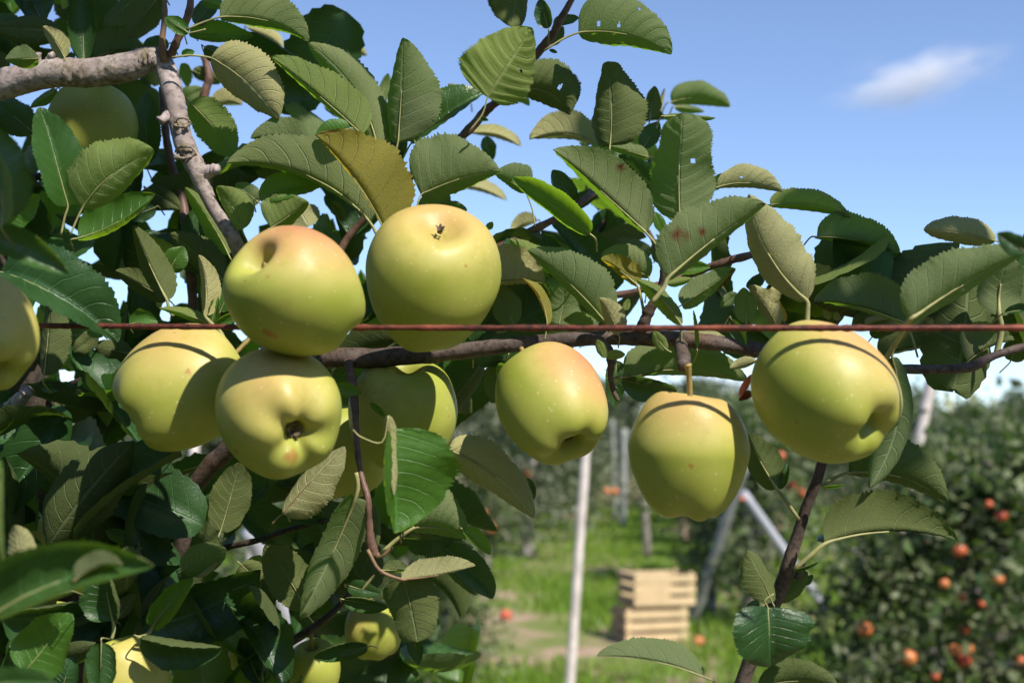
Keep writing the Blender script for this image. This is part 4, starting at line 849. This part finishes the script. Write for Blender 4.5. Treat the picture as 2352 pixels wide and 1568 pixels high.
Z(1600, 300, [
 (845, 1180, 452, 448, -85, 60, 255, 'u', .80, D(m='p', wide=.78, p=[(850, 1240), (846, 1330)], pr=5.2, sag=-.02)),
 (595, 525, 1145, 610, -50, 120, 15, 'u', .87, D(m='b')), (920, 745, 1475, 862, -40, 185, 15, 'u', .87, D(m='n', wide=.72)),
 (1350, 960, 1100, 872, 10, 25, 70, 'u', .90, D(m='d')), (1190, 930, 1195, 830, 0, 25, 25, 'u', .90, D(m='d')),
 (1505, 1325, 888, 1185, 45, 10, 240, 'u', .82, D(m='n', wide=.70, p=[(1560, 1420), (1600, 1560)])),
 (1540, 1315, 2330, 848, -20, 265, 15, 'u', .735, D(m='n', wide=.70, p=[(1470, 1430), (1370, 1590)], pr=6.5, pd=.07)),
 (2155, 1275, 2205, 840, 0, 150, 150, 'u', .83, D(p=[(2168, 1380), (2130, 1560)], m='n', pr=6)),
 (2130, 770, 1638, 692, 20, 60, 120, 'u', .84, D(m='p')), (2340, 850, 2140, 715, 0, 75, 65, 't', .60, D(m='d')),
 (-5, 1205, 362, 958, 0, 105, 70, 'u', .82, D(spots=((.72, .9, .10), (.85, .8, .12), (.97, 0, .10)), p=[(-60, 1235)])),
 (432, 1325, 418, 1085, 0, 78, 80, 'u', .83, D(p=[(425, 1420)])), (372, 1125, 255, 1218, 0, 42, 45, 'u', .84),
 (640, 1350, 455, 1075, 20, 45, 85, 'u', .83, D(m='p', wob=3)), (690, 1320, 540, 1090, 10, 50, 60, 'u', .835, D(m='y', wob=3)), (600, 1200, 650, 1060, 0, 45, 45, 'u', .83, D(m='p', wob=3)),
 (640, 1290, 690, 1000, 0, 110, 110, 'u', .88, D(m='d')), (840, 1180, 640, 1130, 0, 60, 100, 'u', .9, D(m='d')), (440, 1090, 560, 990, 0, 40, 50, 't', .9, D(m='d')), (870, 1310, 950, 1180, 0, 50, 45, 't', .88, D(m='d')),
 (660, 1000, 640, 910, 10, 20, 20, 't', .84, D(m='b', wob=3)),
 (560, 960, 470, 740, 0, 40, 60, 'u', .93, D(m='d')), (700, 1080, 560, 880, 0, 40, 40, 'u', .93, D(m='d')),
 (40, 1010, 190, 940, 0, 50, 30, 't', .93, D(m='b')), (2170, 960, 2340, 880, 0, 60, 120, 'u', .9), (2190, 1260, 2400, 1250, -15, 45, 15, 't', .8, D(m='d')),
 (1240, 1340, 1400, 1300, -10, 50, 10, 'u', .86, D(m='p')), (1000, 1300, 960, 1235, 0, 22, 22, 'u', .84, D(m='p')), (1060, 1310, 1040, 1250, 0, 24, 24, 'u', .84, D(m='p')),
 (95, 1500, 72, 1240, 0, 14, 12, 't', .80, D(m='d')), (330, 1300, 430, 1480, -10, 22, 60, 't', .80, D(m='d')),
])
Z(1600, 700, [
 (1335, 400, 1962, 285, -20, 205, 15, 'u', .87, D(m='d', wide=.7)), (1560, 240, 1960, 180, -20, 120, 15, 'u', .89), (1940, 430, 2262, 280, -20, 195, 30, 'u', .84, D(m='n', wide=.66)),
 (2230, 420, 2380, 180, 0, 60, 100, 'u', .86, D(m='d')), (1290, 260, 1420, 120, 0, 60, 60, 'u', .9, D(m='d')),
 (1425, 395, 1275, 1285, -120, 125, 90, 'u', .80, D(m='n', wide=.8, p=[(1440, 330), (1450, 260)])),
 (1130, 1185, 1805, 1392, -75, 255, 15, 'u', .84, D(m='d', wide=.70, p=[(1040, 1215), (945, 1275)], pr=4)),
 (640, 1290, 448, 920, -8, 90, 135, 'u', .82, D(m='d', p=[(700, 1370), (790, 1500)], pr=4)), (655, 1290, 710, 1120, 0, 25, 28, 't', .825, D(m='d')),
 (500, 420, 320, 470, 0, 30, 45, 'u', .80, D(m='p')), (500, 520, 390, 680, 0, 15, 40, 'u', .80, D(spots=((.5, 0, .9),))),
 (480, 640, 380, 690, 0, 25, 35, 'u', .85, D(spots=((.5, 0, .6),))),
])
Z(1100, 400, [
 (1352, 735, 2020, 228, -22, 285, 15, 'u', .775, D(m='n', wide=.72, spots=((.28, -.62, .05), (.33, -.55, .035), (.45, -.35, .03), (.97, -.4, .04)), p=[(1320, 800), (1240, 900)], pr=5)),
 (938, 1050, 396, 545, 32, 20, 225, 'u', .83, D(m='n', wide=.76, p=[(950, 1100)])),
 (150, 775, 515, 768, -20, 255, 15, 'u', .86, D(m='p', wide=.7)),
 (665, 695, 275, 468, -10, 60, 95, 'u', .89, D(m='b')), (300, 1050, 195, 775, 0, 95, 100, 'u', .87, D(m='n', p=[(250, 1090), (180, 1100)])),
 (530, 1045, 363, 730, 42, 15, 55, 'u', .825, D(m='y', p=[(522, 1100), (512, 1150)], pm='petiole')),
 (605, 1060, 650, 762, 10, 110, 145, 'u', .865, D(m='n')), (865, 1112, 640, 1015, 10, 15, 95, 'u', .85), (1015, 1115, 885, 870, 15, 50, 95, 'u', .82, D(m='p')),
 (1142, 780, 895, 598, 15, 20, 110, 'u', .84, D(m='y', p=[(1165, 850), (1185, 950)], pr=3)), (1222, 730, 895, 575, 15, 20, 145, 'u', .855, D(m='n', p=[(1210, 800), (1195, 900)])),
 (1440, 1050, 1138, 742, 32, 55, 70, 'u', .81, D(m='b', p=[(1440, 1120), (1430, 1260)], pr=3)),
 (1350, 770, 1525, 735, 0, 32, 30, 'u', .86, D(m='b')), (1380, 690, 1640, 655, 0, 60, 30, 't', .88, D(m='b')),
 (1345, 1220, 1258, 1085, -10, 42, 45, 'u', .80, D(m='b', p=[(1375, 1235)])), (930, 1272, 868, 1150, 0, 34, 38, 'u', .81, D(m='b')), (930, 1265, 1062, 1250, 0, 42, 30, 'u', .81, D(m='b')),
 (1060, 1398, 1900, 1440, -60, 215, 12, 'u', .855, D(m='n', wide=.66)), (1045, 1405, 1330, 1348, 10, 85, 20, 'u', .83, D(m='n')), (1038, 1422, 1412, 1500, 0, 45, 115, 't', .84, D(m='d')),
 (1000, 1290, 985, 1610, 0, 75, 70, 't', .9, D(m='d')), (260, 1270, 150, 1580, 0, 125, 110, 'u', .9, D(m='d')), (40, 1260, 180, 1000, 0, 100, 110, 't', .92, D(m='d')),
 (1440, 1140, 1750, 1140, -10, 55, 10, 'u', .86, D(m='p')), (1060, 950, 1085, 870, 0, 26, 26, 'u', .83, D(m='b')),
 (180, 1350, 320, 1380, 0, 50, 60, 't', .85, D(m='b', wob=3)), (700, 1100, 760, 960, 0, 40, 50, 't', .88, D(m='d')), (460, 990, 560, 1040, 0, 50, 40, 't', .9, D(m='b')),
 (1300, 630, 1250, 490, 0, 40, 40, 'u', .95, D(m='d')), (1240, 560, 1000, 470, 0, 80, 60, 'u', 1.0, D(m='d')), (620, 600, 480, 430, 0, 60, 60, 't', 1.0, D(m='d')),
 (240, 760, 330, 1060, 0, 60, 60, 't', .93, D(m='d')), (1320, 420, 1260, 280, 0, 40, 40, 't', .9, D(m='b')), (120, 400, 160, 350, 0, 24, 24, 't', .9, D(m='b', wob=3)),
])
Z(1600, 1060, [
 (968, 622, 1872, 600, -62, 290, 12, 'u', .80, D(m='d', wide=.62, p=[(880, 690), (760, 795)], pr=5)),
 (582, 1050, 600, 1455, 8, 300, 255, 't', .74, D(m='d', wide=.62, sag=-.12, curl=-.3, p=[(560, 1005), (620, 960)])),
 (612, 1020, 440, 672, 10, 140, 75, 'u', .80, D(m='d')), (640, 1010, 850, 815, -10, 70, 90, 'u', .84, D(m='d')), (830, 900, 885, 830, 0, 25, 25, 't', .85, D(m='d')),
 (520, 1600, 1060, 1590, -40, 150, 20, 'u', .76, D(m='d')), (440, 1080, 520, 1010, 0, 40, 40, 't', .77, D(m='d')), (760, 800, 925, 745, 0, 10, 10, 't', .80, D(m='d')), (960, 235, 1105, 220, 0, 10, 8, 't', .81, D(m='b')),
])
Z(1100, 1000, [(1600, 1700, 870, 1560, 40, 10, 130, 'u', .74, D(m='n'))])
Z(0, 400, [
 (10, 690, 805, 1165, -75, 300, 45, 't', .76, D(m='d', wide=.75, curl=-.2)),
 (-110, 430, 465, 702, -40, 115, 95, 't', .60, D(m='g', curl=.5)),
 (1140, 885, 905, 370, -10, 95, 110, 'u', .84, D(m='d', p=[(1150, 940), (1180, 990)], pr=4)),
 (1150, 690, 1250, 515, 0, 65, 85, 't', .88, D(m='b')), (1135, 875, 785, 680, 0, 75, 105, 'u', .90, D(m='d')),
 (1515, 745, 1150, 430, 20, 95, 125, 'u', .88, D(m='d')), (1395, 985, 1350, 575, 25, 60, 85, 'u', .80, D(m='p', p=[(1440, 1040), (1510, 1110), (1580, 1280)], pr=4)),
 (1440, 1080, 1480, 850, 0, 25, 40, 't', .805, D(m='b', wob=3)), (1405, 1030, 1080, 935, 10, 35, 45, 'u', .81, D(m='b')), (880, 1045, 1075, 1035, -10, 85, 20, 't', .84, D(m='b')),
 (1555, 565, 1258, 110, 15, 95, 60, 'u', .89, D(m='b')), (1500, 960, 1590, 760, 0, 60, 60, 't', .86, D(m='b')), (1620, 980, 1470, 1040, 0, 40, 30, 't', .85, D(m='b')),
 (665, 1110, 498, 1235, 0, 65, 65, 'u', .92, D(m='d')), (750, 1360, 540, 1300, 0, 60, 60, 't', 1.05, D(m='d')), (300, 1390, 335, 820, 0, 90, 135, 'u', .84, D(m='d')),
 (268, 1455, 445, 1460, 0, 48, 52, 't', .90, D(m='b')), (80, 795, 255, 875, 0, 35, 30, 't', .86, D(m='b')), (600, 1080, 700, 1130, 0, 40, 30, 't', .9, D(m='b')),
 (900, 1250, 620, 1180, 0, 70, 70, 'u', .95, D(m='d')), (960, 560, 1200, 400, 0, 80, 60, 'u', .97, D(m='d')), (1060, 250, 880, 330, 0, 60, 60, 't', .96, D(m='d')),
 (1000, 120, 1230, 260, 0, 70, 70, 'u', .97, D(m='d')), (1360, 300, 1230, 480, 0, 70, 60, 'u', .95, D(m='d')), (1500, 300, 1650, 480, 0, 70, 60, 't', .96, D(m='d')),
])
Z(500, 900, [
 (470, 880, 893, 422, -10, 55, 180, 'u', .80, D(m='p', p=[(440, 905), (400, 950)], pm='petiolered')),
 (1222, 300, 1242, 1015, -5, 410, 15, 't', .72, D(m='b', wide=.66, curl=.15)),
 (1190, 215, 1228, 760, 12, 45, 35, 'u', .715, D(m='p', p=[(1150, 395), (1010, 362), (950, 310)])),
 (1600, 445, 2182, 910, -55, 165, 130, 'u', .81, D(m='p', wide=.66)), (2130, 640, 2180, 790, 0, 40, 20, 't', .83, D(m='d')),
 (965, 780, 590, 1600, -10, 165, 135, 'u', .80, D(m='n', wide=.78, quilt=2.0, p=[(985, 700), (972, 600)], pr=4.5, spots=((.93, .3, .02), (.86, .35, .015)))),
 (1070, 130, 1170, 220, 0, 25, 20, 't', .84, D(m='b')), (820, 30, 1010, 60, -10, 45, 45, 't', .82, D(m='b')),
])
Z(600, 1060, [
 (1075, 515, 1425, 590, -30, 265, 12, 'u', .80, D(wide=.60, p=[(960, 590), (845, 690)], pr=4.2)), (1410, 525, 1595, 692, -10, 65, 25, 't', .80, D(m='b')),
 (985, 862, 1495, 770, 20, 125, 15, 'u', .78, D(m='p', p=[(840, 800), (760, 660)], pm='petiolered', pr=4)), (1000, 850, 1100, 1290, -5, 195, 175, 'u', .79, D(m='d', blunt=.8, wide=.62)), (860, 800, 1060, 800, 0, 70, 30, 'u', .79),
 (1285, 650, 1612, 995, -30, 120, 70, 't', .86, D(m='d')), (1015, 585, 1352, 590, 0, 25, 110, 't', .85, D(m='d')), (1300, 640, 1480, 650, 0, 30, 15, 'u', .88, D(m='p')),
 (760, 1320, 395, 1392, 10, 50, 55, 't', .88, D(m='d')), (620, 900, 850, 960, 0, 60, 60, 't', .9, D(m='d')), (600, 1000, 900, 1050, 0, 40, 60, 't', .9, D(m='d')),
 (760, 330, 830, 640, 0, 50, 60, 'u', .9, D(m='d')), (1060, 1200, 1110, 1440, 0, 50, 50, 't', .9, D(m='d')), (240, 440, 500, 470, 0, 45, 30, 't', .88, D(m='d')), (700, 240, 810, 290, 0, 60, 80, 't', .95, D(m='d')),
 (1000, 600, 1000, 480, 0, 8, 8, 't', .8, D(m='p')), (720, 940, 810, 830, 0, 12, 12, 'u', .85, D(m='p')),
])
Z(0, 1060, [
 (-170, 1190, 1045, 768, -110, 265, 60, 't', .52, D(m='g', curl=.3, wide=.8)), (520, 860, 830, 770, -40, 110, 30, 'u', .515, D(m='n')),
 (20, 810, 5, 50, 0, 60, 70, 't', .52, D(m='b')), (160, 790, 95, 495, 0, 105, 125, 'u', .62, D(m='p')),
 (165, 1495, 490, 1095, 0, 205, 185, 't', .72, D(m='b', wide=.64)), (-110, 1600, 375, 1570, -30, 120, 30, 't', .50, D(m='g')),
 (770, 1145, 690, 750, 0, 190, 95, 't', .76, D(m='d', wide=.66, p=[(775, 1200), (760, 1270)], pr=4)), (1040, 1185, 1315, 855, -10, 85, 75, 't', .78, D(m='b', p=[(1000, 1240), (930, 1260)], pr=4)),
 (960, 1258, 1515, 1330, 20, 35, 175, 't', .77, D(m='d')), (690, 1295, 680, 1660, 0, 110, 110, 't', .74, D(m='d')), (420, 1640, 500, 1390, 0, 110, 100, 't', .78, D(m='d')),
 (700, 440, 640, 70, 0, 135, 115, 'u', .86, D(m='d')), (1100, 660, 820, 110, 0, 125, 115, 'u', .90, D(m='d')), (1500, 540, 1630, 70, 0, 140, 135, 'u', .88, D(m='d')),
 (1230, 800, 1535, 650, 10, 120, 100, 'u', .84, D(m='n')), (2080, 1070, 1800, 630, 10, 150, 140, 'u', .84, D(m='d')), (1640, 760, 1870, 1030, 0, 100, 110, 'u', .86, D(m='d')),
 (600, 580, 935, 385, 0, 65, 60, 'u', .88, D(m='d')), (900, 615, 720, 530, 0, 30, 55, 't', .84, D(m='b')), (840, 640, 1090, 1060, 0, 110, 130, 't', .88, D(m='d')),
 (1640, 830, 1780, 700, 0, 45, 55, 'u', .95, D(m='b')), (1500, 1000, 1600, 1120, 0, 25, 30, 't', 1.0, D(m='b')), (1190, 1250, 1340, 1200, 0, 40, 45, 't', .95, D(m='b')),
 (1340, 850, 1470, 740, 15, 20, 20, 'u', .82, D(m='p')), (1560, 860, 1450, 910, 0, 45, 40, 't', .86, D(m='b')), (200, 200, 300, 150, 0, 45, 40, 'u', 1.0, D(m='b')),
 (800, 1130, 930, 960, 0, 70, 35, 'u', .83), (470, 950, 90, 1060, 0, 35, 40, 'u', .70, D(m='d')), (1770, 1560, 1640, 1260, 0, 90, 90, 't', .86, D(m='d')),
])

# leaves deeper in the crown, past the number built one by one
BASES = []
for i in range(12):
    r_ = np.random.default_rng(900 + i); sgn = 1.0 if i % 2 else -1.0
    BASES.append(leaf_mesh(np.zeros(3), np.array([0, .088, 0]), np.array([1., 0, 0]), np.array([0, 0, 1.0]), r_.uniform(.5, .95), r_.uniform(.5, .95), .029, np.array([r_.normal() * .005, 0, sgn * .010]), r_.uniform(-.2, .6), 900 + i, False, rows=24, cols=3)[:3])
APW = [(P(a['x'], a['y'], a['d']), a['r'] / FPX * a['d'] * 1.06, a['x'], a['y'], a['r'], a['d']) for a in APPLES]
FV, FF, FU, FM, nfill = [], [], [], [], 0
def fill(poly, n, d0, d1, seed, light=0.25):
    global nfill
    r_ = np.random.default_rng(seed); x0, y0, x1, y1 = poly; k = tries = 0
    while k < n and tries < 4000:
        tries += 1
        p = P(r_.uniform(x0, x1), r_.uniform(y0, y1), r_.uniform(d0, d1))
        if any((p - a[0]).length < a[1] + 0.035 for a in APW): continue
        u, v, _d = px(p)
        if any(math.hypot(u - a[2], v - a[3]) < a[4] + 120 and _d < a[5] for a in APW[:11]): continue
        yv = Vector((r_.normal(), r_.normal() * 0.5, r_.normal() * 0.9 - 0.15)).normalized(); zv = Vector((r_.normal() * 0.8, r_.normal() - 0.5, r_.normal() + 0.5)); xv = yv.cross(zv).normalized(); zv = xv.cross(yv)
        sc = r_.uniform(.7, 1.15); V, F, UV = BASES[r_.integers(0, 12)]
        R3 = np.array([xv, yv, zv]) * sc
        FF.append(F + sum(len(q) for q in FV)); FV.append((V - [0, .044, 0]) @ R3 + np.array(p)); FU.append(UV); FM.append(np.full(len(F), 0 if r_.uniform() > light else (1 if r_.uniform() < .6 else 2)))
        k += 1; nfill += 1
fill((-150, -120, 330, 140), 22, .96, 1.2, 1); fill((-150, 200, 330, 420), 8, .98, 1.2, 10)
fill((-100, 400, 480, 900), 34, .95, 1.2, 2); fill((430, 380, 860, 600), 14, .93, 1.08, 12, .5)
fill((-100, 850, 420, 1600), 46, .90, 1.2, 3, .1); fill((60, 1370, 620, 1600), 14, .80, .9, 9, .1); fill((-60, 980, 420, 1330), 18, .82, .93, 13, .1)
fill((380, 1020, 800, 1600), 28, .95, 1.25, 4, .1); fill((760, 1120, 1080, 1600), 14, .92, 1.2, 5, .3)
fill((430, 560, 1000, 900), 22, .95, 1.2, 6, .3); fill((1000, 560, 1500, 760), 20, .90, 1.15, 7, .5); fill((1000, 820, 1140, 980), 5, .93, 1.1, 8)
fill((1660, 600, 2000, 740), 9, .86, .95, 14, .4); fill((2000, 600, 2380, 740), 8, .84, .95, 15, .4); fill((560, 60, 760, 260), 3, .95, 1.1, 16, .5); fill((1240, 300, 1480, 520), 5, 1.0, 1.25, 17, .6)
me = fast_mesh('foliage', np.concatenate(FV), np.concatenate(FF), [LEAF['d'], LEAF['n'], LEAF['b']], smooth=True, mi=np.concatenate(FM))
uv = me.uv_layers.new(name='UV'); li = np.empty(len(me.loops), np.int32); me.loops.foreach_get('vertex_index', li); uv.data.foreach_set('uv', np.concatenate(FU)[li].astype(np.float32).ravel())
tag(link('foliage', me, TREE), kind='stuff')

# unseen crown leaves added above and beside the frame to shade the lower left
LIT = APW[:5] + APW[6:9] + [(P(x, y, .87), .012, 0, 0, 0, 0) for x, y in ((60, 180), (200, 168), (400, 230), (415, 310), (445, 380), (500, 490))] + [(P(x, y, .73), .03, 0, 0, 0, 0) for x, y in ((940, 1080), (1000, 1030), (940, 1150), (1760, 1420), (90, 1480), (100, 1380), (60, 560), (30, 400))] + [(P(x, y, .81), .03, 0, 0, 0, 0) for x, y in ((1130, 1080), (1200, 1110), (730, 1080), (690, 1150), (750, 1270), (800, 1330), (1010, 1310), (1040, 1160), (300, 1560), (860, 1430), (210, 300))] + [(P(x, y, .84), .03, 0, 0, 0, 0) for x, y in ((211, 285), (860, 370), (1330, 90), (1450, 420), (1600, 380), (210, 380), (640, 460), (600, 430), (590, 60), (560, 180), (760, 130), (620, 340), (1000, 330), (1120, 130))]
def overhead():
    r_ = np.random.default_rng(77); Vs, Fs = [], []; made = tries = 0
    while made < 1500 and tries < 200000:
        tries += 1
        a = r_.uniform()
        if 900 <= made < 1000: x, y = r_.uniform(150, 2330), r_.uniform(80, 740)   # unseen sprays added to dapple the leaves above the wire
        elif made >= 1000:                                                # unseen flank leaves left of and below the frame, added to block sky light
            if r_.uniform() < .6: x, y, d_ = r_.uniform(-1500, -150), r_.uniform(-500, 2300), r_.uniform(.75, 1.6)
            else: x, y, d_ = r_.uniform(-900, 900), r_.uniform(1750, 2600), r_.uniform(.55, 1.3)
        elif made < 900 and a < .22: q_ = APW[r_.choice([5, 9, 10, 12, 13, 15, 16, 17, 18])]; x, y = q_[2] + r_.normal() * 40, q_[3] + r_.normal() * 40
        elif a < .62: x, y = r_.uniform(-200, 560), r_.uniform(1000, 1620)
        elif a < .80: x, y = r_.uniform(500, 1000), r_.uniform(1130, 1620)
        elif a < .92: x, y = r_.uniform(-150, 130), r_.uniform(700, 1000)
        else: x, y = r_.uniform(-100, 300), r_.uniform(-50, 300)
        p = P(x, y, d_) if made >= 1000 else P(x, y, r_.uniform(.75, 1.1)) + SUN * r_.uniform(.22, 1.3)
        u, v, d = px(p)
        mg = 60 + .11 * FPX / max(d, .05)
        if (d < .2 and -1200 < u < 3500 and d > 0) or (d > 0 and -mg < u < 2352 + mg and -mg < v < 1568 + mg): continue
        if (p - CAM).length < .45: continue
        yv = Vector((r_.normal(), r_.normal(), r_.normal() * .6)).normalized(); zv = Vector(SUN) + Vector(r_.normal(size=3)) * .5; xv = yv.cross(zv).normalized(); zv = xv.cross(yv); cen = yv * .05
        bad = False
        for q, R, ax, ay, ar, ad in LIT:
            w_ = q - p; al = -w_.dot(SUN)
            if al > 0 and (w_ - cen + SUN * al).length < R + .055: bad = True; break
        if bad: continue
        s = r_.uniform(.8, 1.2); o = len(Vs) * 8
        pr = [(0, 0, 0), (.021, .018, .004), (.029, .045, .008), (.018, .072, .005), (0, .09, -.004), (-.018, .072, .005), (-.029, .045, .008), (-.021, .018, .004)]
        Vs.append(np.array([p + (xv * a_ + yv * b_ + zv * c_) * s for a_, b_, c_ in pr])); Fs += [(o, o + 1, o + 2, o + 3), (o, o + 3, o + 4, o + 4), (o, o + 4, o + 5, o + 5), (o, o + 5, o + 6, o + 7)]
        made += 1
    F = [tuple(dict.fromkeys(f)) for f in Fs]
    me = mesh('foliage', np.concatenate(Vs), F, LEAF['n'], smooth=False); uv = me.uv_layers.new(name='UV')
    o = link('foliage', me, TREE); o['kind'] = 'stuff'
overhead()
print('hero leaves', HERO[0], 'fill', nfill)
